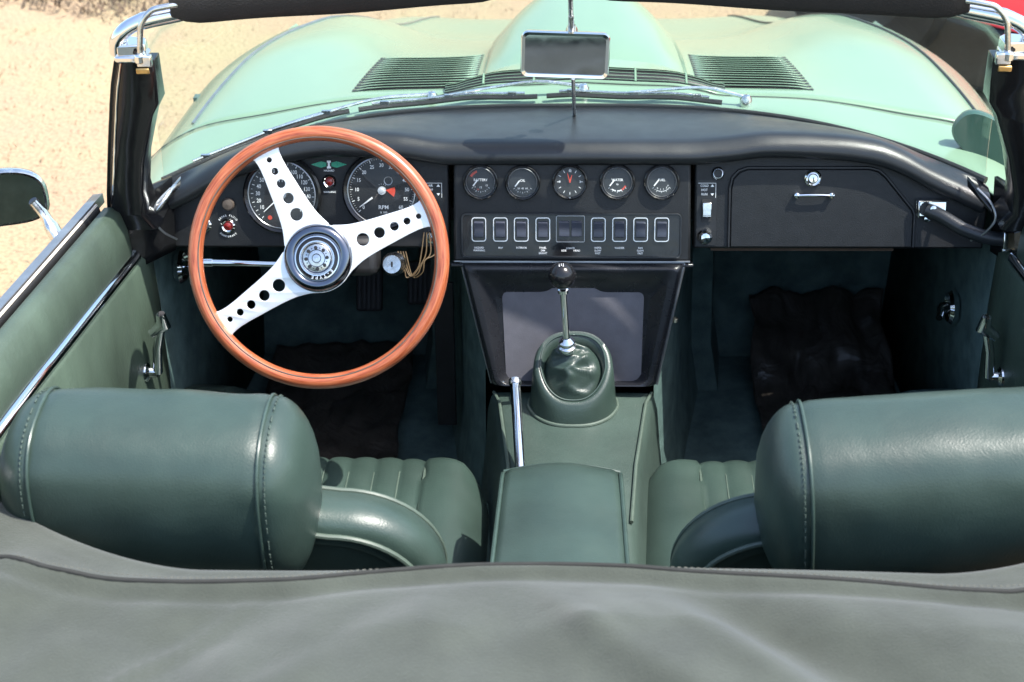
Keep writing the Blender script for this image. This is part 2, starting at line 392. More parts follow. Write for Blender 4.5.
# sun visors: long padded rolls under the header
def visor(x0, x1, lab):
    b = MB(); P = []; n = 26
    for i in range(n+1):
        t = i/n; x = x0+(x1-x0)*t; e = (1-abs(2*t-1)**14)**.5 if 0 < t < 1 else 0.25
        yc = -.105-.30*abs(x)**2.0; zc_ = 1.150-.006*abs(x)/.6 + .002*math.sin(9*t)
        P.append([(x, yc+.014*max(e, .3)*math.cos(q)*(1+.2*math.sin(q)), zc_+.034*max(e, .55)*math.sin(q)*1.0) for q in [2*PI*j/16 for j in range(16)]])
    o = len(b.v); b.grid(P, cv=True); b.f.append(tuple(range(o, o+16))[::-1]); b.f.append(tuple(o+n*16+j for j in range(16)))
    v = b.build('sun_visor', M['visor'], car); v['label'] = lab
    return v
vL = visor(-.532, -.085, 'black padded sun visor on the driver side'); vR = visor(.016, .524, 'black padded sun visor on the passenger side')
for s, v in ((-1, vL), (1, vR)):
    b = MB(); P = [(s*.518, -.190, 1.144), (s*.540, -.197, 1.142), (s*.556, -.200, 1.138), (s*.570, -.203, 1.122), (s*.575, -.205, 1.098), (s*.577, -.206, 1.078)]
    b.tube(crom(P, 5), .0042, 10); b.build('visor_rod', M['oldchrome'], v)

# A pillars
for s in (-1, 1):
    secs = [  # z, x inner, x outer, y front, y back
        (.775, .612, .688, -.04, -.120), (.80, .628, .686, -.05, -.122), (.84, .625, .679, -.075, -.130), (.90, .610, .664, -.10, -.150),
        (.955, .590, .650, -.12, -.167), (.975, .583, .645, -.125, -.172), (.995, .571, .640, -.13, -.178), (1.03, .566, .630, -.15, -.190), (1.068, .562, .617, -.165, -.202)]
    if s > 0: secs = [(z, xi+.014*max(0, (1.0-z)/.2), xo+.010, yf, yb) for z, xi, xo, yf, yb in secs]
    b = MB(); P = [[(s*xi, yf, z), (s*xi, yb+.006, z), (s*(xi+.007), yb, z), (s*(xo-.014), yb-.004, z), (s*(xo-.008), yb-.001, z), (s*(xo-.006), yb+.006, z), (s*xo, yb+.004, z), (s*xo, yf, z)] for z, xi, xo, yf, yb in secs]
    o = len(b.v); b.grid(P, cv=True); b.f.append(tuple(range(8))[::-1]); b.f.append(tuple(len(b.v)-8+j for j in range(8)))
    pl = b.build('windscreen_pillar', M['gloss'], car, auto=50, bevel=.0015)
    b = MB(); b.tube([(s*(xo-.0125), yb-.006, z) for z, xi, xo, yf, yb in secs[2:]], .0013, 6); b.build('pillar_bead', M['chrome'], pl)
    # chrome casting on top of the pillar
    b = MB()
    b.prism(rrect(.044, .040, .008), 1.069, 1.077, Matrix.Translation((s*.592, -.190, 0)))
    b.prism([(-.018, -.022), (.020, -.016), (.016, .012), (-.008, .020), (-.020, .006)], 1.077, 1.092, Matrix.Translation((s*.590, -.186, 0)))
    b.box((s*.572, -.207, 1.071), (.020, .010, .016)); b.lathe([(.001, 0), (.008, 0), (.008, .012), (.005, .014), (.001, .014)], 14, Matrix.Translation((s*.578, -.206, 1.068)))
    b.lathe([(.001, 0), (.0065, 0), (.0065, .008), (.001, .010)], 12, Matrix.Translation((s*.600, -.196, 1.089)))
    cs = b.build('pillar_bracket', M['chrome'], car, bevel=.0018)
    b = MB(); b.tube(crom([(s*.612, -.196, 1.078), (s*.606, -.200, 1.100), (s*.580, -.194, 1.119), (s*.5228, -.1725, 1.1265)], 5), [.0095]*6+[.0105]*5+[.012]*5, 12); b.build('corner_rail', M['chrome'], cs)
    b = MB(); b.box((s*.575, -.212, 1.058), (.018, .003, .008)); b.build('brass_plate', M['brass'], cs, bevel=.0015)
    b = MB()
    for hx, hy in ((.583, -.2045), (.604, -.2010)): b.lathe([(.0001, .0), (.0030, .0)], 10, Matrix.Translation((s*hx, hy-.0045, 1.083)) @ Matrix.Rotation(R(90), 4, 'X'))
    b.build('screw_hole', M['black'], cs)

# wipers
def wiper(base, tip0, tip1, arm_to):
    def on(x, y, h=.0): return Vector((x, y, max(Z(x, y), zg(x) if y < yg(x)+.02 else 0)+h))
    bl = MB(); n = 14; pts = []
    for i in range(n+1):
        t = i/n; x = tip0+(tip1-tip0)*t; y = yg(x)+.016; pts.append(Vector((x, y, Z(x, y)+.010)))
    bl.tube(pts, .0042, 6); w = bl.build('wiper_blade', M['black'], car)
    a = MB(); a.tube([p+Vector((0, .003, .006)) for p in pts[1:-1]], .0022, 6)
    for k in (2, 7, 12): a.box(pts[k]+Vector((0, .001, .005)), (.014, .006, .008))
    bp = on(*base, .014)
    mid = pts[7]+Vector((0, .002, .008))
    a.tube(crom([bp, bp.lerp(mid, .35)+Vector((0, .008, .010)), bp.lerp(mid, .7)+Vector((0, .004, .006)), mid], 4), [.0036]*4+[.0028]*4+[.0022]*5, 8)
    a.lathe([(.001, 0), (.010, 0), (.010, .012), (.006, .018), (.001, .019)], 14, Matrix.Translation(bp-Vector((0, 0, .014))))
    a.build('wiper_arm', M['oldchrome'], w)
wiper((-.23, .240), -.61, -.36, 0); wiper((.02, .245), -.345, -.055, 0); wiper((.285, .225), -.04, .245, 0)
bpy.context.view_layer.update()

# ------------------------------------------------------------------ dashboard; local frame: x right, y up the fascia, z towards the seats
TD = R(18); YD = Vector((0, math.sin(TD), math.cos(TD))); ND = Vector((0, -math.cos(TD), math.sin(TD))); OD = Vector((-.014, 0, .8))
DR = (R(72), 0, 0)
def DL(u, v, n=0): return OD+Vector((u, 0, 0))+YD*v+ND*n
MDASH = Matrix.Translation(OD) @ Matrix.Rotation(R(72), 4, 'X')
def dbuild(mb, name, mat, parent, u=0, v=0, n=0, **k):
    """mesh modelled in the fascia frame; parts are placed on the fascia, sub-parts ride on their part"""
    if parent is car: return mb.build(name, mat, car, loc=DL(u, v, n), rot=DR, **k)
    return mb.build(name, mat, parent, loc=(u, v, n), **k)

# lower edge of the padded roll in the fascia frame
lipv = pchip([(-.620, -.046), (-.590, -.032), (-.555, -.012), (-.50, .012), (-.44, .030), (-.36, .040), (-.27, .038), (-.18, .027), (.18, .027), (.235, .031), (.30, .038), (.40, .034), (.46, .026), (.50, .012), (.545, -.012), (.59, -.032), (.620, -.046)])
b = MB(); P = []; n = 90
for i in range(n+1):
    x = -.620+1.240*i/n; v = lipv(x); e = min(1, (.620-abs(x))/.03); th = .030+.006*math.cos(x*5)
    gx = Vector((x, yg(x)-.006, zg(x)+.002)); x_ = x; low = DL(x+.014, v, .020); nose = DL(x+.014, v+.012, .029+.002*math.sin(x*9)); up = DL(x+.014, v+.028, .022); top = DL(x+.014, v+.039, .002)
    if top.z > gx.z+.016: pass
    back = gx.lerp(top, .45); back.z = max(back.z, gx.z*.5+top.z*.5+.003)
    under = DL(x+.014, v+.002, -.004)
    P.append(crom([under, low, nose, up, top, back, gx], 3))
b.grid(P); pad = b.build('dash_top_pad', M['vinyl'], car, auto=70)
# end caps of the pad
for s in (-1, 1):
    b = MB(); Q = P[-1] if s > 0 else P[0]
    c = sum(Q, Vector())/len(Q); b.grid([Q, [q.lerp(c, .5)+Vector((s*.012, 0, 0)) for q in Q], [c+Vector((s*.014, 0, 0)) for q in Q]])
    b.build('pad_end', M['vinyl'], pad)
# demister slots
for s in (-1, 1):
    b = MB(); b.tube([(s*(.47+.07*t), yg(.47+.07*t)-.030, zg(.47+.07*t)+.0065-.004*t) for t in (0, .33, .66, 1)], .006, 8, flat=.5); b.build('demister_slot', M['black'], pad)

# side fascias and centre fascia
def fascia(poly, n0, n1): b = MB(); b.prism(poly, n0, n1); return b
XL = [(-.635, -.105), (-.178, -.105), (-.178, .075), (-.635, .075)]
fl = dbuild(fascia([(-.612, -.103), (-.172, -.103), (-.172, .05), (-.30, .065), (-.42, .055), (-.50, .030), (-.56, .0), (-.608, -.035)], -.03, 0), 'driver_fascia', M['fascia'], car, bevel=.003)
frp = dbuild(fascia([(.204, -.103), (.644, -.103), (.648, -.04), (.59, -.005), (.53, .028), (.45, .050), (.30, .055), (.204, .04)], -.03, 0), 'passenger_fascia', M['fascia'], car, bevel=.003)
cf = dbuild(fascia([(-.165, -.122), (.199, -.122), (.197, .040), (-.163, .040)], -.03, .014), 'centre_fascia', M['fascia'], car, bevel=.004)
b = MB(); b.box((0.017, -.128, -.004), (.374, .006, .036)); dbuild(b, 'lower_ledge', M['console'], cf, bevel=.002)
b = MB(); b.tube([(-.164, -.1215, .0155), (.198, -.1215, .0155)], .0015, 6); dbuild(b, 'ledge_bead', M['steel'], cf)
# hardboard edge and black underside of the dash
b = MB(); b.box((.372, -.1065, -.03), (.28, .005, .03)); dbuild(b, 'hardboard_edge', M['wood2'], frp)
b = MB(); b.box((0, .10, .735), (1.16, .16, .02)); b.box((0, .10, .745), (1.1, .02, .03)); b.build('dash_underside', M['black'], car)
# curved end pieces where the dash meets the pillars
for s in (-1, 1):
    b = MB(); P2 = []
    for i in range(9):
        t = i/8; P2.append([(s*((.612 if s < 0 else .640)+.004*t), -.020-.02*t, .818-.115*t), (s*((.640 if s < 0 else .658)+.003*t), -.060-.02*t, .818-.115*t), (s*(.668+.002*t), -.100-.015*t, .815-.112*t), (s*(.690), -.115-.01*t, .806-.105*t)])
    b.grid(P2); ep = b.build('dash_end_panel', M['gloss'], car, solid=.006)
    b = MB(); b.tube(crom([(s*.604, -.052, .812), (s*.620, -.078, .800), (s*.626, -.090, .780), (s*.615, -.085, .755), (s*.600, -.070, .735)], 5), .0018, 8); b.build('end_bead', M['steel'], ep)
    b = MB(); b.grid([[(s*(.592+.028*a), -.030-.05*a-.01*c, .822-.022*a-.012*c) for a in (0, .5, 1)] for c in (0, .5, 1)]); b.build('end_cap', M['oldchrome'] if s < 0 else M['gloss'], ep, solid=.004)

# ---- gauges
def ring(mb, r0, r1, h0, h1, n=48): mb.lathe([(r0, h0), (r1, h0), (r1, h1), (r0+(r1-r0)*.35, h1), (r0, h1-(h1-h0)*.4), (r0, h0)], n)
def tick(mb, a, r0, r1, w, z=0.0):
    c, s = math.cos(a), math.sin(a); px, py = -s*w/2, c*w/2
    mb.add([(r0*c-px, r0*s-py, z), (r1*c-px, r1*s-py, z), (r1*c+px, r1*s+py, z), (r0*c+px, r0*s+py, z)], [(0, 1, 2, 3)])
def needle(mb, a, r, w, z=.004, back=.006):
    c, s = math.cos(a), math.sin(a); P_ = [(-back, -w/2), (r, -w/6), (r, w/6), (-back, w/2)]
    mb.prism([(x*c-y*s, x*s+y*c) for x, y in P_], z, z+.0008)
def big_gauge(name, u, v, lab):
    b = MB(); b.lathe([(.0520, -.001), (.0585, -.001), (.0610, .003), (.0605, .009), (.0575, .012), (.0535, .010), (.0520, .004), (.0520, -.001)], 64)
    g = dbuild(b, name, M['gloss'], car, u, v, .0005); g['label'] = lab
    b = MB(); b.lathe([(.0506, .0105), (.0514, .0112), (.0527, .0108)], 64); dbuild(b, 'bezel', M['steel'], g)
    b = MB(); b.lathe([(.0001, .0012), (.0525, .0012)], 48); dbuild(b, 'dial_face', M['dial'], g)
    b = MB(); b.lathe([(.0001, .0105), (.03, .0102), (.052, .0095)], 48); dbuild(b, 'gauge_glass', M['lens'], g)
    return g
sp = big_gauge('speedometer', -.429, -.020, 'large black speedometer behind the left spoke of the wheel')
b = MB(); z = .0018
A0, A1 = R(228), R(-38)
for i in range(33):
    a = A0+(A1-A0)*i/32; tick(b, a, .0455 if i % 2 == 0 else .0475, .0495, .0011 if i % 2 == 0 else .0006, z)
for i in range(16):
    a = A0+(A1-A0)*(2*i+2)/32*1.0; val = 10*(i+1); text(b, str(val), .0385*math.cos(a), .0385*math.sin(a), .0088, z, sx=.8)
text(b, 'MPH', 0, -.030, .0075, z)
for k, ch in enumerate('04131'): text(b, ch, -.010+.005*k, .021, .006, z)
dbuild(b, 'markings', M['white'], sp)
b = MB(); b.lathe([(.0001, .0016), (.0035, .0016)], 12, Matrix.Translation((-.021, -.036, 0))); dbuild(b, 'warning_spot', M['redprint'], sp)
b = MB(); needle(b, R(222), .040, .003); dbuild(b, 'needle', M['white'], sp)
b = MB(); b.lathe([(.0001, .0065), (.006, .0062), (.0075, .004), (.0075, .0015)], 20); dbuild(b, 'needle_cap', M['steel'], sp)
tg = big_gauge('tachometer', -.275, -.014, 'large black engine speed dial with a red segment beside the centre')
b = MB(); A0, A1 = R(222), R(-42)
for i in range(61):
    a = A0+(A1-A0)*i/60; tick(b, a, .0450 if i % 5 == 0 else .0475, .0495, .0011 if i % 5 == 0 else .0005, z)
for i in range(13):
    a = A0+(A1-A0)*i/12; text(b, str(5*i), .0388*math.cos(a), .0388*math.sin(a), .0080, z, sx=.85)
text(b, 'RPM', .002, -.026, .0085, z); text(b, 'X 100', .002, -.034, .0045, z)
for k in range(4): tick(b, R(55+20*k), .0095, .0105, .0006, z)
dbuild(b, 'markings', M['white'], tg)
b = MB(); pts = [(0.006*math.cos(R(8)), .006*math.sin(R(8)))]+[(.0205*math.cos(R(a)), .0205*math.sin(R(a))) for a in range(-28, 19, 4)]
b.add([(x, y, .0019) for x, y in pts], [tuple(range(len(pts)))]); dbuild(b, 'red_segment', M['redprint'], tg)
b = MB(); needle(b, R(216), .043, .003, back=-.018); dbuild(b, 'needle', M['white'], tg)
b = MB(); b.lathe([(.0001, .0060), (.0032, .0058), (.0036, .0045), (.0062, .0044), (.0066, .0016)], 24); dbuild(b, 'needle_cap', M['alloy'], tg)
b = MB(); ring(b, .0055, .0068, .0016, .0024, 24)
for v_ in range(len(b.v)): x_, y_, z_ = b.v[v_]; b.v[v_] = (x_+.010, y_+.015, z_)
dbuild(b, 'clock_ring', M['steel'], tg)

def small_gauge(name, u, v, lab, word, kind):
    b = MB(); b.lathe([(.0225, -.001), (.0262, -.001), (.0272, .002), (.0268, .0065), (.0252, .0080), (.0230, .0060), (.0225, -.001)], 48)
    g = dbuild(b, name, M['gloss'], car, u, v, .0145); g['label'] = lab
    if kind != 'clock':
        b = MB(); b.lathe([(.0212, .0062), (.0218, .0070), (.0226, .0062)], 48); dbuild(b, 'bezel', M['steel'], g)
    b = MB(); b.lathe([(.0001, .0010), (.0230, .0010)], 40); dbuild(b, 'dial_face', M['dialgrey'] if kind != 'clock' else M['dial'], g)
    b = MB(); b.lathe([(.0001, .0058), (.0225, .0050)], 40); dbuild(b, 'gauge_glass', M['lens'], g)
    m = MB(); r = MB(); nd = MB()
    if kind == 'clock':
        for i in range(12):
            a = PI/2-i*PI/6; tick(m, a, .0155, .0195, .0009, .0015)
        text(m, '12', 0, .0165, .0050, .0016); text(m, '3', .0155, 0, .0050, .0016); text(m, '9', -.0155, 0, .0050, .0016)
        needle(r, R(74), .011, .0022, .0022, .001); needle(r, R(106), .0145, .0018, .0030, .001)
        m.lathe([(.0001, .0030), (.0012, .0030)], 10, Matrix.Translation((0, -.0242, .004)))
        dbuild(r, 'clock_hand', M['redprint'], g)
    else:
        text(m, word, 0, .0028, .0054, .0016, sx=.95)
        for k in range(9):
            a = R(216+k*13.5); tick(m, a, .0145, .0155 if k % 2 else .0168, .0007, .0016)
        if kind == 'volt':
            text(m, '13', 0, -.0085, .0042, .0016); text(m, '15', .009, -.0055, .0038, .0016); text(m, '11', -.009, -.0075, .0036, .0016); text(r, '=', -.004, -.012, .006, .0017)
            for a in range(112, 150, 6): tick(r, R(a), .0150, .0185, .0012, .0015)
        if kind == 'oil': text(m, '20', -.006, -.0092, .0038, .0016); text(m, '40', .000, -.0092, .0038, .0016); text(m, '60', .006, -.0092, .0038, .0016)
        if kind == 'water':
            for a in list(range(235, 262, 4))+list(range(272, 298, 4)): tick(m, R(a), .0128, .0146, .0011, .0017)
            text(m, '90', 0, -.0040, .0034, .0016)
            for a in range(302, 335, 5): tick(r, R(a), .0125, .0150, .0011, .0017)
        if kind == 'fuel':
            for a, t in ((238, '0'), (262, '1/4'), (284, '1/2'), (310, '3/4'), (328, 'F')): text(m, t[0] if len(t) == 1 else t[0], .0115*math.cos(R(a)), .0115*math.sin(R(a)), .0038, .0016)
            for a in range(240, 325, 4): tick(m, R(a), .0140, .0146, .0011, .0017)
        if r.v: dbuild(r, 'red_markings', M['redprint'], g)
        c0 = Vector((-.0115, -.0060)); c1 = Vector((-.0045, .0030)); n_ = MB()
        dd = (c1-c0).normalized(); w_ = Vector((-dd.y, dd.x))*.0010
        n_.prism([tuple(c0-w_), tuple(c1-w_), tuple(c1+w_), tuple(c0+w_)], .0025, .0032); dbuild(n_, 'needle', M['white'], g)
    dbuild(m, 'markings', M['white'], g)
    return g
small_gauge('battery_gauge', -.122, .001, 'small round gauge marked BATTERY', 'BATTERY', 'volt')
small_gauge('oil_gauge', -.058, .000, 'small round gauge marked OIL', 'OIL', 'oil')
small_gauge('dash_clock', .014, .001, 'round black clock with red hands', '', 'clock')
small_gauge('water_gauge', .086, .001, 'small round gauge marked WATER', 'WATER', 'water')
small_gauge('fuel_gauge', .153, .001, 'small round gauge marked FUEL', 'FUEL', 'fuel')

# ---- switch panel
b = MB(); pv = rrect(.336, .068, .007)
b.prism(rrect(.336, .068, .007), 0, .004); swp = dbuild(b, 'switch_panel', M['gloss'], car, .016, -.081, .0142, bevel=.001)
b = MB(); b.tube([(x, y, .0045) for x, y in rrect(.334, .066, .007)], .0016, 6, closed=True); dbuild(b, 'panel_rim', M['vinyl'], swp)
b = MB(); b.tube([(-.165, -.0325, .0045), (.165, -.0325, .0045)], .0009, 6); dbuild(b, 'panel_bead', M['steel'], swp)
def lab(ls, x):
    b = MB()
    for k, t in enumerate(ls): text(b, t, x, -.0190-.0042*k, .0042, .0046, sx=.88)
    dbuild(b, 'lettering', M['white'], swp)
for ls, x in ((['HAZARD', 'WARNING'], -.141), (['MAP'], -.108), (['INTERIOR'], -.076), (['PANEL', 'DIM', 'BRIGHT'], -.043), (['WIPER', 'SLOW', 'FAST'], .041), (['WASHER'], .074), (['FAN', 'SLOW', 'FAST'], .106)): lab(ls, x)
b = MB(); text(b, 'LIGHTS', -.001, -.0195, .0040, .0046); text(b, 'SIDE', -.011, -.0232, .0040, .0046); text(b, 'HEAD', .009, -.0232, .0040, .0046)
dbuild(b, 'lettering', M['white'], swp)
vs_o, fs_o = curve_mesh([rrect(.0222, .0370, .0045), rrect(.0198, .0346, .0035)], .0012)
first = None
sxs = [(-.125, 'hazard'), (-.092, 'map'), (-.060, 'interior'), (-.027, 'panel'), (.0575, 'wiper'), (.0900, 'washer'), (.122, 'fan'), (.154, 'spare')]
for x, nm in sxs:
    if first is None:
        b = MB(); b.prism(rrect(.0200, .0350, .0035), 0, .0008); first = dbuild(b, 'rocker_switch', M['gloss'], car, x, -.0715, .0184)
        b = MB(); b.add([(vx, vy, vz+.0014) for vx, vy, vz in vs_o], fs_o); dbuild(b, 'switch_frame', M['alloy'], first)
        b = MB(); prof = [(-.0125, .001), (-.0115, .0048), (-.006, .0052), (0, .0044), (.006, .0062), (.0112, .0078), (.0125, .001)]
        b.grid([[(-.0072, y, z) for y, z in prof], [(.0072, y, z) for y, z in prof]]); b.f.append(tuple(range(7))); b.f.append(tuple(range(7, 14)))
        dbuild(b, 'rocker', M['rocker'], first, bevel=.0006)
    else:
        r_ = first.copy(); COL.objects.link(r_); r_.location = DL(x, -.0715, .0184)
        for ch in list(first.children):
            c_ = ch.copy(); COL.objects.link(c_); c_.parent = r_
b = MB(); b.prism(rrect(.044, .041, .002), 0, .005); ls = dbuild(b, 'light_switch', M['gloss'], car, .0150, -.0700, .0184, bevel=.001)
b = MB(); b.tube([(x, y, .0052) for x, y in rrect(.043, .040, .002)], .0007, 6, closed=True); dbuild(b, 'switch_frame', M['steel'], ls)
for dx in (-.0095, .0095):
    b = MB(); b.grid([[(-.0080+dx, y, z+.003) for y, z in prof], [(.0080+dx, y, z+.003) for y, z in prof]]); b.f.append(tuple(range(7))); b.f.append(tuple(range(7, 14)))
    dbuild(b, 'rocker', M['rocker'], ls, bevel=.0006)

# ---- lamps on the driver fascia
def lamp(name, u, v, r, lens, txt=None, lab=None):
    b = MB(); b.lathe([(r*.6, .001), (r, .0), (r*1.02, .003), (r*.8, .0055), (r*.62, .004), (r*.6, .001)], 28)
    g = dbuild(b, name, M['chrome'], car, u, v, .0005)
    if lab: g['label'] = lab
    b = MB(); b.lathe([(.0001, .0060), (r*.35, .0052), (r*.63, .002)], 20); dbuild(b, 'lamp_lens', M[lens], g)
    if txt:
        b = MB(); arctext(b, txt[0], r*1.45, PI/2, .19, .0042, .0008); arctext(b, txt[1], r*1.50, -PI/2, .19, .0042, .0008, True); dbuild(b, 'lettering', M['white'], g)
    return g
lamp('warning_lamp', -.516, -.069, .0112, 'redlens', ('BRAKE FLUID', 'HANDBRAKE'), 'chrome ringed lamp with curved lettering left of the speedometer')
lamp('warning_lamp', -.553, -.068, .0112, 'steel', None, 'chrome ringed lamp nearest the door')
rl = lamp('warning_lamp', -.356, .000, .0105, 'redlens', None, 'red lamp between the two large dials')
b = MB(); text(b, 'HAZARD', 0, .0165, .0040, .0008); text(b, 'WARNING', 0, -.0165, .0040, .0008); dbuild(b, 'lettering', M['white'], rl)
b = MB(); b.lathe([(.009, 0), (.010, .004), (.008, .0075), (.0001, .009)], 20); dbuild(b, 'dimmer_knob', M['brownlens'], car, -.514, -.035, .0005)
b = MB()
for s in (-1, 1): b.prism([(s*.004, .0028), (s*.012, .0050), (s*.028, 0), (s*.012, -.0050), (s*.004, -.0028)][::s], .0, .0012)
ti = dbuild(b, 'indicator_arrows', M['greenlens'], car, -.356, .026, .0006)
b = MB(); b.box((0, .0045, .001), (.006, .003, .0014)); b.box((0, -.0045, .001), (.006, .003, .0014)); b.box((0, 0, .001), (.003, .006, .0014)); dbuild(b, 'arrow_centre', M['white'], ti)
# ---- heater controls, one each side
def heater(u, words, lab, ns):
    b = MB(); b.prism(rrect(.030, .100, .002), 0, .0012); h = dbuild(b, 'heater_control', M['black'], car, u, -.048, .0005); h['label'] = lab
    b = MB(); b.prism(rrect(.0150, .034, .0015), .001, .004); dbuild(b, 'slider_slot', M['rubber'], h, 0, .004)
    b = MB(); b.box((0, .0065, .0075), (.0135, .0200, .006)); b.box((0, -.004, .005), (.0135, .003, .010)); dbuild(b, 'slider', M['oldchrome'], h, bevel=.001)
    b = MB()
    for k, t in enumerate(words): text(b, t, -.004, .0415-.0065*k, .0050, .0016, sx=.9)
    for yy, up in ((.040, 1), (.0300, -1)): b.add([(.008-.0028, yy, .0016), (.008+.0028, yy, .0016), (.008, yy+.0038*up, .0016)], [(0, 1, 2)])
    b.box((.0132, .034, .0014), (.0006, .022, .0006)); b.box((0, .0455, .0014), (.027, .0006, .0006))
    dbuild(b, 'lettering', M['white'], h)
    b = MB()
    for i in range(26):
        pass
    b.lathe([(.0065, .001), (.0105, .004), (.0125, .008), (.0105, .014), (.0068, .018), (.0001, .019)], 9); dbuild(b, 'control_knob', M['chrome'], h, -.002, -.036, smooth=False)
heater(.223, ('COLD', 'HOT', 'RUN'), 'heater control strip with chrome slider beside the glovebox', 0)
heater(-.196, ('AIR', 'OFF'), 'air control strip half hidden by the wheel rim', 0)
b = MB(); b.lathe([(.005, .001), (.0095, 0), (.0098, .003), (.0075, .006), (.0056, .004), (.005, .001)], 24); soc = dbuild(b, 'lighter_socket', M['chrome'], car, .239, .0125, .0005)
b = MB(); b.lathe([(.0001, .0015), (.0055, .0015)], 16); dbuild(b, 'socket_hole', M['black'], soc)

# ---- glovebox
gp = [(.2465, -.100), (.2465, -.012), (.250, .004), (.259, .014), (.272, .0185), (.452, .0185), (.466, .015), (.477, .006), (.518, -.044), (.5215, -.052), (.5215, -.100)]
gp = [(x+.0135, y) for x, y in gp]; b = MB(); b.prism(gp, .0, .0035); glv = dbuild(b, 'glovebox_lid', M['fascia'], car, 0, 0, .002, bevel=.0012)
gpo = [(x+(x-.398)*.018, y+(.0025 if y > -.09 else 0)) for x, y in gp]
b = MB(); b.tube([(x, y, .001) for x, y in gpo], .0022, 6, closed=False); dbuild(b, 'lid_gap', M['black'], glv)
b = MB(); b.lathe([(.0075, .0), (.0125, .0), (.0130, .004), (.0105, .0065), (.0075, .005)], 30); b.lathe([(.0001, .0085), (.0060, .0080), (.0070, .005), (.0070, 0)], 24); lk = dbuild(b, 'glovebox_lock', M['chrome'], car, .382, .0055, .0055)
b = MB(); b.box((0, -.001, .0088), (.0014, .006, .0010)); dbuild(b, 'key_slot', M['black'], lk)
b = MB(); b.tube([(-.026, 0, .008), (-.01, .0008, .010), (.01, .0008, .010), (.026, 0, .008)], .0024, 8)
for xx in (-.026, .026): b.lathe([(.004, 0), (.0045, .006), (.0042, .010), (.0001, .012)], 12, Matrix.Translation((xx, 0, 0)))
dbuild(b, 'glovebox_handle', M['chrome'], car, .384, -.020, .0055)
# grab handle
b = MB(); b.box((0, 0, .003), (.046, .026, .005)); b.box((0, .012, .010), (.046, .003, .018)); b.box((-.021, 0, .010), (.003, .026, .018))
gh = dbuild(b, 'grab_handle', M['chrome'], car, .562, -.040, .001, bevel=.0015)
b = MB(); b.tube(crom([(-.008, -.002, .016), (.012, -.010, .030), (.040, -.026, .046), (.072, -.037, .054), (.098, -.040, .056), (.112, -.041, .056)], 5), .0105, 12); dbuild(b, 'grip', M['vinyl'], gh)
b = MB(); b.box((.112, -.041, .056), (.034, .026, .024)); b.tube([(.096, -.056, .056), (.108, -.056, .056)], .0045, 10); b.box((.130, -.040, .056), (.004, .036, .036)); dbuild(b, 'end_bracket', M['chrome'], gh, bevel=.0025)
b = MB(); b.lathe([(.0001, .0), (.005, 0), (.0045, .003), (.0001, .004)], 12, Matrix.Translation((-.006, -.016, .006))); b.lathe([(.0001, .0), (.005, 0), (.0045, .003), (.0001, .004)], 12, Matrix.Translation((-.002, .002, .026))); dbuild(b, 'bolt', M['chrome'], gh)

# ------------------------------------------------------------------ steering wheel
TW = R(26); WC = Vector((-.3478, -.27, .8055)); YW = Vector((0, math.sin(TW), math.cos(TW))); NW = Vector((0, -math.cos(TW), math.sin(TW)))
def wrim():
    b = MB(); n = 128; m = 20; P = []
    for i in range(n+1):
        a = 2*PI*i/n; row = []
        for j in range(m+1):
            q = 2*PI*j/m; rr = .0110*(1-.05*math.cos(2*q)); 
            groove = .0012*math.exp(-((((q-PI/2+.55) % (2*PI))-0)**2)/.02) 
            rr -= groove
            row.append(((.1725+rr*math.cos(q))*math.cos(a), (.1725+rr*math.cos(q))*math.sin(a), rr*math.sin(q)*1.05))
        P.append(row)
    me = bpy.data.meshes.new('rim'); vs = [p for r in P for p in r]; fs = []
    for i in range(n):
        for j in range(m): a = i*(m+1)+j; fs.append((a, a+m+1, a+m+2, a+1))
    me.from_pydata(vs, [], fs); uv = me.uv_layers.new(name='UVMap')
    for p in me.polygons:
        p.use_smooth = True
        for li in p.loop_indices:
            vi = me.loops[li].vertex_index; uv.data[li].uv = (vi//(m+1)/n, (vi % (m+1))/m)
    me.materials.append(M['wood']); return me
# the spoke plate is the wheel's own mesh; rim, boss and emblem ride on it
def hw(r): return pchip([(.050, .034), (.060, .0275), (.080, .0230), (.110, .0195), (.145, .0165), (.158, .0175), (.168, .0225)])(r)
spk = [R(22.5), R(116.5), R(214.5)]; out = []
order = sorted(spk)
for k, a in enumerate(order):
    rs = [.050, .055, .062, .07, .08, .095, .11, .13, .145, .153, .160, .168]
    for r_ in rs: q = a-math.asin(hw(r_)/r_); out.append((r_*math.cos(q), r_*math.sin(q)))
    for r_ in rs[::-1]: q = a+math.asin(hw(r_)/r_); out.append((r_*math.cos(q), r_*math.sin(q)))
    a2 = order[(k+1) % 3]+(2*PI if k == 2 else 0); q0 = a+math.asin(hw(.050)/.050); q1 = a2-math.asin(hw(.050)/.050)
    for i in range(1, 8):
        t = i/8; q = q0+(q1-q0)*t; out.append((.0482*math.cos(q), .0482*math.sin(q)))
holes = []
for a in spk:
    for rr, hr in ((.0675, .0094), (.0925, .0080), (.1150, .0066), (.1340, .0054), (.1515, .0043)): holes.append(circ(hr, 24, rr*math.cos(a), rr*math.sin(a)))
vs, fs = curve_mesh([out]+holes, .0012, .0005)
b = MB(); b.add(vs, fs); whl = b.build('steering_wheel', M['alloy'], car, auto=30, loc=WC, rot=(R(64), 0, 0))
rim = bpy.data.objects.new('wooden_rim', wrim()); COL.objects.link(rim); rim.parent = whl
b = MB(); b.tube([((.1725-.0058)*math.cos(2*PI*i/160), (.1725-.0058)*math.sin(2*PI*i/160), .0100) for i in range(160)], .0011, 6, closed=True); b.build('rim_inlay', M['brownlens'], whl)
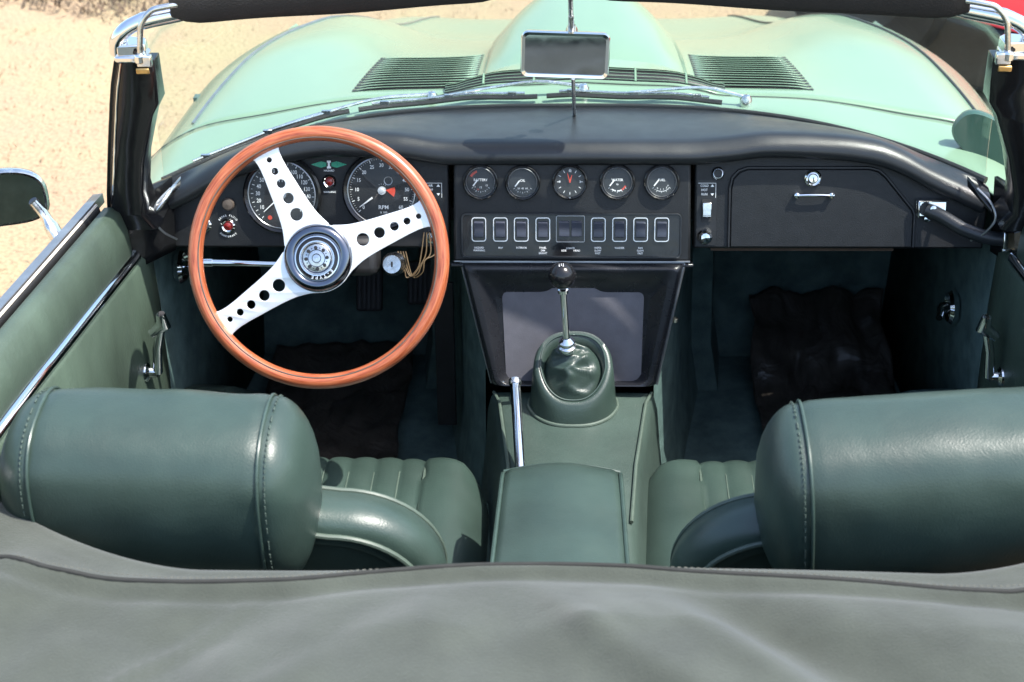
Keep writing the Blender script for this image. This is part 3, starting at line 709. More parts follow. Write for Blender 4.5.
b = MB(); b.lathe([(.0480, .000), (.0470, .006), (.0440, .0105), (.0390, .0130), (.0340, .0120), (.0315, .009)], 56); b.build('boss_ring', M['boss'], whl)
b = MB(); b.lathe([(.0325, .0095), (.0310, .0125), (.0295, .0128), (.0288, .0115)], 56); b.lathe([(.0255, .0118), (.0245, .0138), (.0232, .0138), (.0225, .0122)], 48); b.build('emblem_ring', M['chrome'], whl)
b = MB(); b.lathe([(.0298, .0112), (.0235, .0118), (.0228, .0125)], 48); b.build('emblem_band', M['gloss'], whl)
b = MB(); b.lathe([(.0228, .0120), (.0190, .0150), (.0186, .0142), (.0120, .0160), (.0001, .0168)], 40); b.build('emblem_disc', M['oldchrome'], whl)
b = MB()
for rr in (.0205, .0118, .0060): b.tube([(rr*math.cos(2*PI*i/48), rr*math.sin(2*PI*i/48), .0145 if rr > .02 else .0163 if rr > .01 else .0168) for i in range(48)], .0006, 5, closed=True)
b.build('emblem_groove', M['boss'], whl)
b = MB()
for k in range(8):
    a = R(207+22.5+45*k); b.lathe([(.0001, .0162), (.0026, .0160)], 8, Matrix.Translation((.0148*math.cos(a), .0148*math.sin(a), .0006)))
    a += R(22.5); b.box((.0148*math.cos(a), .0148*math.sin(a), .0160), (.0014, .0014, .001))
b.build('emblem_dots', M['black'], whl)
b = MB(); arctext(b, 'E-TYPE', .0266, R(288), .22, .0066, .0132); b.build('emblem_lettering', M['alloy'], whl)
b = MB(); b.lathe([(.036, -.004), (.040, -.012), (.034, -.030), (.028, -.045), (.028, -.16), (.036, -.17), (.036, -.235), (.02, -.24)], 32)
colm = b.build('steering_column', M['gloss'], car, loc=WC, rot=(R(64), 0, 0))
b = MB(); b.tube([(-.030, -.012, -.150), (-.10, -.012, -.150), (-.185, -.010, -.150)], [.0028, .0042, .0052], 10); b.tube([(-.183, -.010, -.150), (-.197, -.010, -.150)], .0062, 12); b.tube([(-.199, -.010, -.150), (-.214, -.016, -.150)], [.0052, .0062], 10)
b.build('indicator_stalk', M['chrome'], colm)
b = MB(); b.box((0, 0, -.20), (.12, .060, .06)); b.build('column_shroud', M['black'], colm, bevel=.012, segs=3)
# ignition lock with loose wires
mt = Matrix.Translation((-.2665, -.105, .711)) @ Matrix.Rotation(R(64), 4, 'X')
b = MB(); b.lathe([(.0001, .010), (.004, .010), (.0135, .010), (.0150, .007), (.0152, -.006), (.018, -.010), (.018, -.040)], 28, mt); ig = b.build('ignition_lock', M['oldchrome'], car)
b = MB(); b.prism(rrect(.0030, .0085, .0014), .0101, .0108, mt); b.build('key_slot', M['black'], ig)
b = MB()
for k in range(4):
    r2 = random.Random(k); x0 = -.262+.004*k
    b.tube(crom([(x0, -.07, .715), (x0+.010, -.082, .690-.004*k), (x0+.014+.004*k, -.086, .678+.003*k), (x0+.030, -.080, .690+.005*k), (x0+.036+.003*k, -.070, .712), (x0+.040, -.055, .740)], 5), .0010, 6)
b.build('ignition_wire', M['wire'], ig)

# ------------------------------------------------------------------ centre console panel
TK = R(15); OK = Vector((.005, -.045, .68)); YK = Vector((0, math.sin(TK), math.cos(TK))); NK = Vector((0, -math.cos(TK), math.sin(TK)))
MK = Matrix.Translation(OK) @ Matrix.Rotation(R(75), 4, 'X')
# raised moulding: outer trapezoid down to inner recess
o_t = [(-.172, .004), (.170, .004), (.130, -.192), (-.127, -.192)]
def lp(a, b_, n): return [tuple(np.array(a)+(np.array(b_)-np.array(a))*i/n) for i in range(n)]
def roundpoly(P, r, n=5):
    out = []
    for i in range(len(P)):
        p = Vector(P[i]); a = (Vector(P[i-1])-p).normalized(); c = (Vector(P[(i+1) % len(P)])-p).normalized()
        for k in range(n+1):
            t = k/n; q = p+a*r*(1-t)**2+c*r*t**2; out.append((q.x, q.y))
    return out
o1 = roundpoly(o_t, .006); o2 = roundpoly([(-.163, -.003), (.161, -.003), (.122, -.190), (-.119, -.190)], .012); o3 = roundpoly([(-.150, -.010), (.148, -.010), (.116, -.188), (-.113, -.188)], .016)
o4 = roundpoly([(-.122, -.038), (.120, -.038), (.106, -.186), (-.103, -.186)], .018)
b = MB(); b.grid([[(x, y, -.030) for x, y in o1], [(x, y, .006) for x, y in o1], [(x, y, .016) for x, y in roundpoly([(-.168, .001), (.166, .001), (.127, -.191), (-.124, -.191)], .010)], [(x, y, .020) for x, y in o2], [(x, y, .019) for x, y in o3], [(x, y, .010) for x, y in roundpoly([(-.137, -.022), (.135, -.022), (.111, -.187), (-.108, -.187)], .018)], [(x, y, .002) for x, y in o4]], cv=True)
b.f.append(tuple(len(b.v)-len(o4)+i for i in range(len(o4))))
for i in range(len(b.v)): b.v[i] = tuple(MK @ Vector(b.v[i]))
cons = b.build('console_panel', M['console'], car, auto=50, bevel=.001)
b = MB(); ip = roundpoly([(-.110, -.043), (-.042, -.043), (-.028, -.034), (.030, -.034), (.044, -.043), (.110, -.043), (.107, -.190), (-.104, -.190)], .010)
b.prism(ip, -.001, .0028, MK); b.build('console_insert', M['insert'], cons, bevel=.0008)
b = MB(); b.tube([MK @ Vector(p) for p in ((.1715, .004, .006), (.1315, -.190, .006))], .0022, 8); b.tube([MK @ Vector(p) for p in ((-.171, .005, .006), (.1705, .005, .006))], .0018, 8); b.tube([MK @ Vector(p) for p in ((-.1735, .004, .004), (-.128, -.19, .004))], .0013, 8); b.build('console_bead', M['steel'], cons)
b = MB()
for s in (-1, 1): b.lathe([(.0001, .018), (.0035, .017), (.0045, .012)], 12, MK @ Matrix.Translation((s*.112+.002, -.186, 0)))
b.build('console_screw', M['chrome'], cons)
b = MB(); b.tube([(.150, .0, .57), (.164, -.02, .57)], .003, 8); b.lathe([(.0001, .0), (.006, .001), (.006, .006), (.0001, .008)], 12, Matrix.Translation((.166, -.022, .567))); b.build('side_screw', M['oldchrome'], cons)

# tunnel
def tunnel():
    b = MB(); P = []
    secs = [(-.86, .084, .470, .12), (-.45, .088, .480, .115), (-.30, .098, .480, .125), (-.13, .118, .480, .135), (-.098, .128, .480, .140)]
    for y, w, z, wb in secs:
        P.append([(-wb-.02+.005, y, .20), (-wb+.005, y, z-.10), (-w-.006+.005, y, z-.03), (-w+.005, y, z-.006), (-w+.010+.005, y, z), (.005, y, z+.002), (w-.010+.005, y, z), (w+.005, y, z-.006), (w+.006+.005, y, z-.03), (wb+.005, y, z-.10), (wb+.02+.005, y, .20)])
    b.grid(P); return b
tn = tunnel().build('tunnel_cover', M['leather2'], car, auto=50)
b = MB()
for s in (-1, 1):
    b.tube([(s*w+.005-s*.004, y, z) for y, w, z in ((-.44, .088, .482), (-.30, .098, .482), (-.13, .118, .482), (-.10, .128, .482))], .0028, 8)
b.build('tunnel_piping', M['piping'], tn)
# forward tunnel, widening to the bulkhead
b = MB(); P = []
for y, w, zt in ((-.06, .138, .50), (-.035, .142, .60), (-.015, .150, .67), (.05, .172, .74), (.2, .195, .74), (.37, .225, .74), (.372, .262, .74), (.50, .275, .74)):
    P.append([(-w-.02, y, .18), (-w, y, .30), (-w+.004, y, .50), (-w+.01, y, zt), (w-.01, y, zt), (w-.004, y, .50), (w, y, .30), (w+.02, y, .18)])
b.grid(P); b.build('transmission_tunnel', M['carpet'], car, auto=30)

# gear lever surround
def ell(t, a, b_, p=2.4):
    c, s = math.cos(t), math.sin(t); return a*abs(c)**(2/p)*(1 if c >= 0 else -1), b_*abs(s)**(2/p)*(1 if s >= 0 else -1)
b = MB(); P = []; n = 48
def seg(a, bb, cy, z0, sl, flat_=0.0):
    row = []
    for j in range(n):
        x, y = ell(2*PI*j/n, a, bb, 2.5); f = 1-.20*max(0, -y/bb)
        row.append(Vector((.006+x*f, cy+y, z0+sl*(y/bb))))
    return row
P = [seg(.069, .056, -.142, .480, 0), seg(.066, .053, -.142, .498, .004), seg(.0635, .050, -.141, .528, .026), seg(.061, .047, -.140, .548, .036), seg(.056, .043, -.1405, .5535, .0385),
     seg(.050, .038, -.141, .552, .0360), seg(.045, .034, -.141, .544, .0330), seg(.044, .033, -.139, .532, .0320)]
b.grid(P, cv=True); gs = b.build('gear_surround', M['leather'], car, auto=70)
b = MB(); b.tube([p+Vector((0, -.0005, .003)) for p in P[0]], .0030, 8, closed=True); b.build('surround_piping', M['piping'], gs)
b = MB(); b.tube([p+Vector((0, 0, .0012)) for p in P[5]], .0014, 6, closed=True); b.build('surround_rim', M['pipdark'], gs)
b = MB(); G = []; col_ = Vector((-.003, -.130, .578)); nk = 26
for k in range(nk+1):
    t = k/nk; row = []
    for j in range(n):
        e = P[7][j]+Vector((0, 0, .004)); c_ = col_+Vector((.009*math.cos(2*PI*j/n), .009*math.sin(2*PI*j/n), 0))
        p = e.lerp(c_, t); bul = math.sin(PI*t)**.8
        w_ = noise.noise(Vector((p.x*22, (p.y+p.z)*44, 2.0)))
        fold = (1-abs(w_)*3.0); fold2 = 1-abs(noise.noise(Vector((p.x*14+4, (p.y+p.z*1.6)*30-p.x*22, 7.0))))*3.2
        p = p+Vector((0, -.45, .9))*(.006*bul+.0058*bul*max(-.3, fold)+.0045*bul*max(-.2, fold2))
        row.append(p)
    G.append(row)
b.grid(G, cv=True); b.build('gear_gaiter', M['leather'], gs, auto=80)
LB = Vector((-.003, -.137, .584)); LT = Vector((-.010, -.160, .716))
b = MB(); b.tube([LB, LT], .0052, 12); d_ = (LT-LB).normalized(); rotm = Vector((0, 0, 1)).rotation_difference(d_).to_matrix().to_4x4()
b.lathe([(.012, -.004), (.0135, .0), (.0135, .005), (.0105, .007), (.0125, .010), (.0125, .015), (.009, .019), (.006, .022)], 24, Matrix.Translation(LB) @ rotm)
b.lathe([(.006, 0), (.0085, .002), (.0085, .008), (.006, .010)], 18, Matrix.Translation(LT-d_*.026) @ rotm)
gl = b.build('gear_lever', M['chrome'], car)
b = MB(); b.lathe([(.0001+.0202*math.sin(PI*q/24), -.0205*math.cos(PI*q/24)) for q in range(25)], 36, Matrix.Translation(LT+d_*.006) @ rotm); kn = b.build('gear_knob', M['gloss'], gl)
b = MB()
km = Matrix.Translation(LT+d_*.006) @ rotm @ Matrix.Rotation(R(22), 4, 'X') @ Matrix.Translation((0, .004, .0198)) @ Matrix.Scale(.62, 4)
b2 = MB()
for xx in (-.005, 0, .005): b2.box((xx, 0, 0), (.0010, .008, .0004))
b2.box((0, 0, 0), (.010, .0010, .0005))
for k, (xx, yy) in enumerate(((-.005, .006), (0, .006), (.005, .006), (-.005, -.006), (0, -.006))): text(b2, '13524'[k], xx, yy, .004, .0)
b2.build('shift_pattern', M['white'], gl, fix=False); sp_ = bpy.data.objects['shift_pattern']; sp_.matrix_local = km
# handbrake lever
b = MB(); h0 = Vector((-.068, -.345, .492)); h1 = Vector((-.081, -.19, .556)); b.tube([h0, h0.lerp(h1, .5), h1], [.0078, .0078, .0078], 16); d_ = (h1-h0).normalized(); rm = Vector((0, 0, 1)).rotation_difference(d_).to_matrix().to_4x4()
hb = b.build('handbrake_lever', M['chrome'], car)
b = MB(); b.lathe([(.0085, -.006), (.0098, -.002), (.0096, .003), (.006, .0055), (.0001, .006)], 20, Matrix.Translation(h1) @ rm); b.build('release_button', M['oldchrome'], hb)

# armrest
def rbox_loft(x0, x1, y0, y1, z0, z1, r, nx=14, crown=.01, taper=0.0):
    """soft upholstered block"""
    b = MB(); P = []; ny = 22; prof = []
    for k in range(13):
        t = -1+2*k/12; prof.append(t)
    for j in range(ny+1):
        t = j/ny; y = y0+(y1-y0)*t; e = max(0, 1-(abs(2*t-1))**10)**.5
        e = max(e, .0); row = []
        w = (x1-x0)/2*(1-.08*(1-e)) ; cx = (x0+x1)/2
        ww = w*(1-taper*t)
        row.append((cx-ww, y, z0))
        for q in range(9):
            a = PI-PI/2*q/8; row.append((cx-ww+r+r*math.cos(a), y, z1-r-(1-e)*.02+r*math.sin(a)))
        for q in range(1, 8):
            u = q/8; xx = cx-ww+r+(2*ww-2*r)*u; row.append((xx, y, z1+crown*math.sin(PI*u)*e-(1-e)*.02))
        for q in range(9):
            a = PI/2-PI/2*q/8; row.append((cx+ww-r+r*math.cos(a), y, z1-r-(1-e)*.02+r*math.sin(a)))
        row.append((cx+ww, y, z0)); P.append(row)
    b.grid(P); o = len(b.v); b.v.append(((x0+x1)/2, y0, z0)); b.v.append(((x0+x1)/2, y1, z0)); nn = len(P[0])
    b.f.append(tuple(range(nn))); b.f.append(tuple(ny*nn+i for i in range(nn)))
    return b, P
b, P = rbox_loft(-.098, .082, -.78, -.418, .46, .572, .018, crown=.012)
# narrower at the front, wider to the rear
for i, v in enumerate(b.v):
    t = (v[1]+.78)/.355; k = 1-.10*t; b.v[i] = (-.008+(v[0]+.008)*k, v[1], v[2])
am = b.build('armrest', M['leather'], car, auto=60)
b = MB()
for s in (-1, 1):
    b.tube([(-.008+s*(.0885-.0085*t), -.78+.356*t, .566-.020*max(0, (t-.92)/.08)**2) for t in [i/20 for i in range(21)]], .003, 8)
b.tube([(-.088+.160*i/16, -.417-.004*abs(i/8-1)**2, .552+.010*math.sin(PI*i/16)) for i in range(17)], .003, 8)
b.build('armrest_piping', M['pipdark'], am)

# ------------------------------------------------------------------ seats
def seat(cx, mir, hx0, hx1, htilt, hz, lab):
    # cushion = the seat's own mesh
    b = MB(); nx, ny = 96, 40; x0, x1, y0, y1 = -.245, .245, -.60, -.175; P = []
    for i in range(nx+1):
        u = -1+2*i/nx; row = []
        for j in range(ny+1):
            v = -1+2*j/ny
            k = 1-.10*max(0, v)**6*1.0; x = u*.256*k
            ymax = y1-.060*abs(u)**4.5; y = y0+(ymax-y0)*(v+1)/2
            d = 1-max(abs(u)**7, max(0, v)**9)
            z = .376+.062*max(0, d)**.5
            cen = abs(x) < .154
            if cen:
                z += -.008+.006*abs(math.sin(PI*(x+.154)/.0385))**.5
                z += -.004*(1-abs(v))
            else:
                z += .010*math.sin(PI*min(1, (abs(x)-.154)/.09))
            row.append((cx+x, y, z))
        P.append(row)
    b.grid(P)
    rim_ = [P[i][0] for i in range(nx+1)]
    edge = [Vector(P[0][j]) for j in range(ny+1)]+[Vector(P[i][ny]) for i in range(1, nx+1)]+[Vector(P[nx][j]) for j in range(ny-1, -1, -1)]
    b.grid([edge, [p+Vector((0, 0, -.13)) for p in edge]])
    st = b.build('seat', M['leather'], car, auto=70); st['label'] = lab
    b = MB(); b.tube([p+Vector((0, 0, .004)) for p in edge], .0038, 8); b.build('cushion_piping', M['pipdark'], st)
    b = MB()
    for k in range(9):
        x = -.154+.0385*k
        b.tube([(cx+x, y,   .4302+(.003 if k in (0, 8) else .000)-(.010 if y > -.22 else 0)) for y in [-.58+.365*q/10 for q in range(11)]], .0013 if k not in (0, 8) else .0022, 6)
    b.build('pleat_seam', M['piping'], st)
    # backrest
    def outline(inset, nseg=14):
        w = .222-inset; top = .676-inset; r = .125-inset*.6; pts = [(-w*.97, .36)]
        for q in range(nseg+1): a = PI-PI/2*q/nseg; pts.append((-w+r+r*math.cos(a), top-r+r*math.sin(a)))
        for q in range(1, 6): u = q/6; pts.append((-w+r+(2*w-2*r)*u, top+.010*math.sin(PI*u)))
        for q in range(nseg+1): a = PI/2-PI/2*q/nseg; pts.append((w-r+r*math.cos(a), top-r+r*math.sin(a)))
        pts.append((w*.97, .36)); return pts
    lean = .22
    def bp(x, z, d): return (cx+x, -.560-(z-.36)*lean-d, z)
    o0, o1_, o2_, o3_ = outline(.020), outline(.004), outline(.0), outline(.040)
    b = MB(); b.grid([[bp(x, z, 0.0) for x, z in outline(.05)], [bp(x, z, .0) for x, z in o0], [bp(x, z, .012) for x, z in o1_], [bp(x, z, .045) for x, z in outline(-.002)], [bp(x, z, .070) for x, z in o1_], [bp(x, z, .082) for x, z in o0], [bp(x, z, .080) for x, z in o3_]])
    fr_ = [bp(x, z, 0) for x, z in outline(.05)]; o = len(b.v); b.v += fr_; b.f.append(tuple(range(o, o+len(fr_))))
    bk = b.build('backrest', M['leather'], st, auto=60)
    b = MB(); q_ = [bp(x, z, .074) for x, z in outline(.030)]; b.v += q_; b.f.append(tuple(range(len(q_)))); b.build('back_panel', M['pipdark'], st)
    b = MB(); b.tube([bp(x, z, .084) for x, z in outline(.022)], .0036, 8); b.tube([bp(x, z, .006) for x, z in outline(.006)], .0034, 8); b.build('backrest_piping', M['piping'], st)
    # headrest roll
    b = MB(); P = []; nxs = 60; nr = 40; L_ = (hx1-hx0)/2; hc = Vector(((hx0+hx1)/2, -.690, hz-.004)); capL = .058
    def sec(q, s_, lx):
        c, s = math.cos(q), math.sin(q)
        p = 2.9; yy = .088*abs(c)**(2/p)*(1 if c >= 0 else -1); zz = .118*abs(s)**(2/p)*(1 if s >= 0 else -1)
        if zz > 0: yy += -.010*zz/.12
        zz -= .010*max(0, -yy/.088)*(.5+.5*s); yy += .020*max(0, -s)*max(0, -c)
        return yy*s_, zz*s_
    for i in range(nxs+1):
        t = -1+2*i/nxs; x = t*L_; dist = L_-abs(x)
        s_ = 1.0 if dist > capL else math.sqrt(max(0.0, 1-((capL-dist)/capL)**2.4))*.0+ (max(0.0, 1-((capL-dist)/capL)**2.2))**.50
        if dist > capL: s_ = 1+.02*math.cos(min(1, abs(x)/(L_-capL))*PI/2)
        seam = math.exp(-((dist-capL)/.006)**2)*.02
        row = []
        for j in range(nr):
            q = 2*PI*j/nr; yy, zz = sec(q, max(.02, s_-seam), x)
            wr = .0022*noise.noise(Vector((x*14+cx*5, q*2.2, 1)))
            cr = .0022*math.exp(-((dist-capL-.012)/.018)**2)*noise.noise(Vector((q*7, x*6, cx)))
            row.append((x, yy*(1+cr*9)+wr, zz*(1+cr*9)+wr))
        P.append(row)
    b.grid(P, cv=True)
    for k in (0, nxs): o = k*nr; b.f.append(tuple(o+j for j in range(nr)))
    rot = (R(3), R(htilt), 0)
    h = b.build('headrest', M['leather'], car, auto=80, loc=hc, rot=rot); h['label'] = lab.replace('seat', 'seat headrest').split(' with')[0]
    for s in (-1, 1):
        pb = MB(); tb = MB()
        xx = s*(L_-capL)
        pb.tube([(xx, *[v*1.006 for v in sec(2*PI*j/nr, 1.0, 0)]) for j in range(nr)], .0021, 8, closed=True)
        for j in range(76):
            q = 2*PI*j/76; q2 = 2*PI*(j+.5)/76; dx = s*.0085
            a_ = Vector((xx+dx, *[v*1.000 for v in sec(q, 1.0, 0)])); c_ = Vector((xx+dx, *[v*1.000 for v in sec(q2, 1.0, 0)])); tb.tube([a_, c_], .0010, 4)
        pb.build('headrest_piping', M['pipdark'], h); tb.build('headrest_stitching', M['stitch'], h)
    return st
seat(-.372, 1, -.668, -.291, 1.8, .717, 'driver seat with pleated green leather cushion')
seat(.352, -1, .222, .640, -4.6, .721, 'passenger seat with green leather cushion')

# ------------------------------------------------------------------ cockpit tub
b = MB(); b.box((0, -.15, .185), (1.42, 1.5, .02)); b.build('cabin_floor', M['carpet'], car)
b = MB(); b.box((0, .565, .455), (1.42, .02, .53)); fw = b.build('bulkhead', M['carpet'], car)
for x0, x1 in ((-.70, -.255), (.275, .60)):
    b = MB(); b.box(((x0+x1)/2, .515, .30), (x1-x0, .02, .26), Matrix.Translation((0, .515, .20)) @ Matrix.Rotation(R(-22), 4, 'X') @ Matrix.Translation((0, -.515, -.20))); b.build('toe_board', M['carpet'], car, bevel=.004)
b = MB(); b.box((0, .36, .735), (1.25, .42, .012)); b.build('scuttle_floor', M['black'], car)
for s in (-1, 1):
    b = MB(); b.grid([[(s*.665, -.10, .19), (s*.668, -.10, .45), (s*.672, -.10, .76)], [(s*.66, .10, .19), (s*.665, .10, .45), (s*.67, .10, .76)], [(s*.62, .56, .19), (s*.63, .56, .45), (s*.64, .56, .72)]])
    kp = b.build('footwell_side_trim', M['carpet'], car, solid=.01)
    b = MB(); P = [];
    for i in range(17):
        a = PI/2*i/16; P.append([(s*.665, .02+.30*math.sin(a)*1.0, .20+.0*a), (s*.665, .02+.30*math.sin(a), .20+.19*math.cos(a)+.01), (s*.60, .02+.30*math.sin(a), .20+.19*math.cos(a)+.01)])
    b.grid([[(s*.66, -.25+.50*t, .215), (s*.655, -.25+.50*t, .40-.12*max(0, t-.6)/.4), (s*(.585-.02*t), -.25+.50*t, .40-.14*max(0, t-.6)/.4), (s*(.560-.02*t), -.25+.50*t, .215)] for t in [i/12 for i in range(13)]]); b.build('sill_cover', M['leather2'] if s < 0 else M['carpet'], car, auto=50, bevel=.008)
# vent lever on the passenger side trim and its twin
for s, yy, zz in ((-1, .10, .60), (1, .15, .50)):
    mt = Matrix.Translation((s*(.655 if s < 0 else .650), yy, zz)) @ Matrix.Rotation(R(-90*s), 4, 'Y')
    b = MB(); mt = mt @ Matrix.Scale(1.45, 4); b.lathe([(.018, .0), (.020, .006), (.017, .010), (.015, .006)], 28, mt); b.tube([mt @ Vector(p) for p in ((0, 0, .008), (.004, -.012, .020), (.004, -.032, .026))], [.008, .007, .006], 10); b.lathe([(.0001, .022), (.006, .018), (.008, .006)], 14, mt)
    b.build('vent_lever', M['chrome'], car)
# pedals
for x, y, z, nm in ((-.385, .44, .375, 'clutch_pedal'), (-.285, .43, .395, 'brake_pedal')):
    mt = Matrix.Translation((x, y, z)) @ Matrix.Rotation(R(58), 4, 'X')
    b = MB(); b.prism(rrect(.050, .082, .006), 0, .010, mt); p_ = b.build(nm, M['rubber'], car, bevel=.002)
    b = MB()
    for k in range(5): b.box((-.018+.009*k, 0, .011), (.004, .072, .003), mt)
    b.build('pad_rib', M['black'], p_)
    b = MB(); b.tube([mt @ Vector((0, .03, -.004)), (x+.01, y+.06, z+.14), (x+.012, y+.06, .72)], .007, 8); b.build('pedal_arm', M['black'], p_)
b = MB(); b.box((-.218, .155, .40), (.034, .006, .27), Matrix.Translation((-.218, .155, .40)) @ Matrix.Rotation(R(-8), 4, 'X') @ Matrix.Translation((.218, -.155, -.40))); b.build('accelerator_rod_cover', M['steel'] if False else M['black'], car, bevel=.002)

# ------------------------------------------------------------------ doors
def door(s, lab):
    # belt line: x, y, z
    ys = [-.125-.06*i for i in range(13)]
    def bx(y): return .664+.064*(-.125-y)-.07*max(0, -.55-y)**1.5
    def bz(y): return .812+.050*(-.125-y)-.03*max(0, -.55-y)
    b = MB(); P = []
    for y in ys:
        x, z = bx(y), bz(y)
        P.append([(s*(x+.038), y, z-.012), (s*(x+.060), y, z-.05), (s*(x+.098), y, .66), (s*(x+.118), y, .55), (s*(x+.105), y, .40), (s*(x+.06), y, .24)])
    b.grid(P); d = b.build('door', M['paint'], car, solid=.004, auto=60); d['label'] = lab
    # upper padded trim
    b = MB(); P = []
    for y in ys:
        x, z = bx(y), bz(y); zc_ = .728+.068*(-.125-y)
        P.append([(s*(x+.030), y, z-.008), (s*(x+.022), y, z+.002), (s*(x+.010), y, z+.003), (s*(x+.0), y, z-.006), (s*(x-.008), y, z-.035), (s*(x-.010), y, zc_+.012), (s*(x-.006), y, zc_+.003)])
    b.grid(P); b.build('upper_trim', M['trim'], d, solid=.004, auto=80)
    b = MB(); P = []
    for y in ys+[-.125]:
        pass
    for y in [-.055, -.09]+ys:
        x = bx(min(y, -.125)); zc_ = .728+.068*(-.125-y)
        P.append([(s*(x-.006), y, zc_-.003), (s*(x-.014), y, zc_-.015), (s*(x-.016), y, .62), (s*(x-.014), y, .48), (s*(x-.006), y, .30)])
    b.grid(P); b.build('lower_trim', M['trim'], d, solid=.004, auto=80)
    b = MB(); P = []
    for y in [-.108]+ys:
        x = bx(min(y, -.125)); zc_ = .728+.068*(-.125-y)
        P.append([(s*(x-.006), y, zc_+.009), (s*(x-.013), y, zc_+.007), (s*(x-.017), y, zc_), (s*(x-.016), y, zc_-.006), (s*(x-.008), y, zc_-.009)])
    b.grid(P); b.build('chrome_strip', M['chrome'], d, auto=60)
    # window channel with rubber and metal rail
    b = MB(); b.grid([[(s*(bx(y)+.028), y, bz(y)-.006), (s*(bx(y)+.030), y, bz(y)+.003), (s*(bx(y)+.0375), y, bz(y)+.004)] for y in ys]); b.build('window_rubber', M['rubber'], d, solid=.002)
    b = MB(); b.tube([(s*(bx(y)+.0335), y, bz(y)+.0055) for y in ys], .0022, 6); b.build('felt_line', M['cream'], d)
    b = MB(); b.grid([[(s*(bx(y)+.036), y, bz(y)-.006), (s*(bx(y)+.037), y, bz(y)+.009), (s*(bx(y)+.052), y, bz(y)+.007), (s*(bx(y)+.056), y, bz(y)-.010)] for y in [-.085]+ys]); b.build('window_channel', M['steel'], d, solid=.002)
    # window winder
    yy, zz = -.165, .555; xx = bx(yy)-.016
    b = MB(); mt = Matrix.Translation((s*xx, yy, zz)) @ Matrix.Rotation(R(-90*s), 4, 'Y')
    b.lathe([(.016, .0), (.015, .005), (.009, .009), (.008, .020), (.0001, .022)], 22, mt)
    b.tube([(s*(xx-.020), yy, zz), (s*(xx-.026), yy-.002, zz+.045), (s*(xx-.034), yy, zz+.078)], [.008, .0066, .0075], 10)
    b.tube([(s*(xx-.020), yy, zz+.068), (s*(xx-.040), yy, zz+.084), (s*(xx-.038), yy-.003, zz+.104)], [.008, .0115, .0070], 12)
    b.build('window_winder', M['chrome'], d)
    return d
door(-1, 'driver door with faded green trim and a long chrome strip'); door(1, 'passenger door')

# driver's door mirror
b = MB(); P = []; n = 36; MC = Vector((-.856, -.105, .816))
for k, (sc, dy) in enumerate(((1.0, 0), (1.05, .006), (1.02, .018), (.85, .035), (.45, .047), (.02, .050))):
    P.append([(MC.x+.074*sc*e[0], MC.y+dy, MC.z+.043*sc*e[1]-.006*e[0]*e[0]) for e in [ell(2*PI*j/n, 1, 1, 3.2) for j in range(n)]])
MR = Matrix.Translation(MC) @ Matrix.Rotation(R(20), 4, 'Z') @ Matrix.Translation(-MC)
b.grid(P, cv=True)
for i in range(len(b.v)): b.v[i] = tuple(MR @ Vector(b.v[i]))
dm = b.build('door_mirror', M['oldchrome'], car, auto=60)
b = MB(); q = [(MC.x+.074*.95*e[0], MC.y+.001, MC.z+.043*.93*e[1]-.006*e[0]*e[0]) for e in [ell(2*PI*j/n, 1, 1, 3.2) for j in range(n)]]; b.v += [tuple(MR @ Vector(p)) for p in q]; b.f.append(tuple(range(n))); b.build('mirror_glass', M['darkreflect'], dm)
b = MB(); b.tube(crom([(-.806, -.085, .806), (-.792, -.085, .782), (-.772, -.10, .752), (-.752, -.11, .725)], 4), [.011]*6+[.015]*7, 12, flat=.7); b.build('mirror_arm', M['oldchrome'], dm)

# added mirror shape standing in for an unidentified dark green patch behind the screen
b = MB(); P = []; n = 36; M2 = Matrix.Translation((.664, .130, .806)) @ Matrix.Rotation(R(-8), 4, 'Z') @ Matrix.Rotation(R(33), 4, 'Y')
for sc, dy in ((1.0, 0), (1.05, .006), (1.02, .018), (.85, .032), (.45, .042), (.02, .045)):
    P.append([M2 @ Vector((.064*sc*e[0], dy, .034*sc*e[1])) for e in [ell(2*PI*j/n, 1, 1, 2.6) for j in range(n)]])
b.grid(P, cv=True); b.f.append(tuple(range(n))); m2 = b.build('door_mirror', M['patchgreen'], car, auto=60); m2['label'] = 'added dark green mirror shape for a dark patch beyond the passenger side pillar'
b = MB(); b.tube([M2 @ Vector((.03, .02, -.02)), (.700, .150, .765), (.705, .155, .745)], .011, 10); b.build('mirror_arm', M['patchgreen'], m2)  # stalk made up to carry the added mirror shape
# interior mirror on its rod
RB = Vector((.006, .135, .852)); RT = Vector((.000, -.095, 1.150))
b = MB(); b.tube([RB, RB.lerp(RT, .30)], .0032, 10); b.tube([RB.lerp(RT, .52), RB.lerp(RT, .75)], [.006, .0042], 10); b.tube([RB.lerp(RT, .75), RT], .0038, 10); b.box(RT+Vector((0, 0, -.010)), (.030, .012, .020)); b.lathe([(.0065, 0), (.0085, .004), (.0085, .012), (.0055, .018)], 14, Matrix.Translation(RB.lerp(RT, .60)))
rd = b.build('mirror_rod', M['oldchrome'], car, bevel=.0008)
mmc = Vector((-.007, -.0215, 1.010)); mrot = Matrix.Translation(mmc) @ Matrix.Rotation(R(2.2), 4, 'Y') @ Matrix.Rotation(R(86), 4, 'X')
b = MB(); rr_ = rrect(.1290, .0690, .010, n=6); r2_ = rrect(.1170, .0575, .006, n=6)
b.grid([[(x, y, -.018) for x, y in rrect(.110, .046, .008, n=6)], [(x, y, -.010) for x, y in rrect(.127, .0665, .010, n=6)], [(x, y, .0) for x, y in rr_], [(x, y, .003) for x, y in rrect(.1260, .0660, .009, n=6)], [(x, y, .0022) for x, y in r2_], [(x, y, -.001) for x, y in r2_]], cv=True)
b.f.append(tuple(range(len(rr_))))
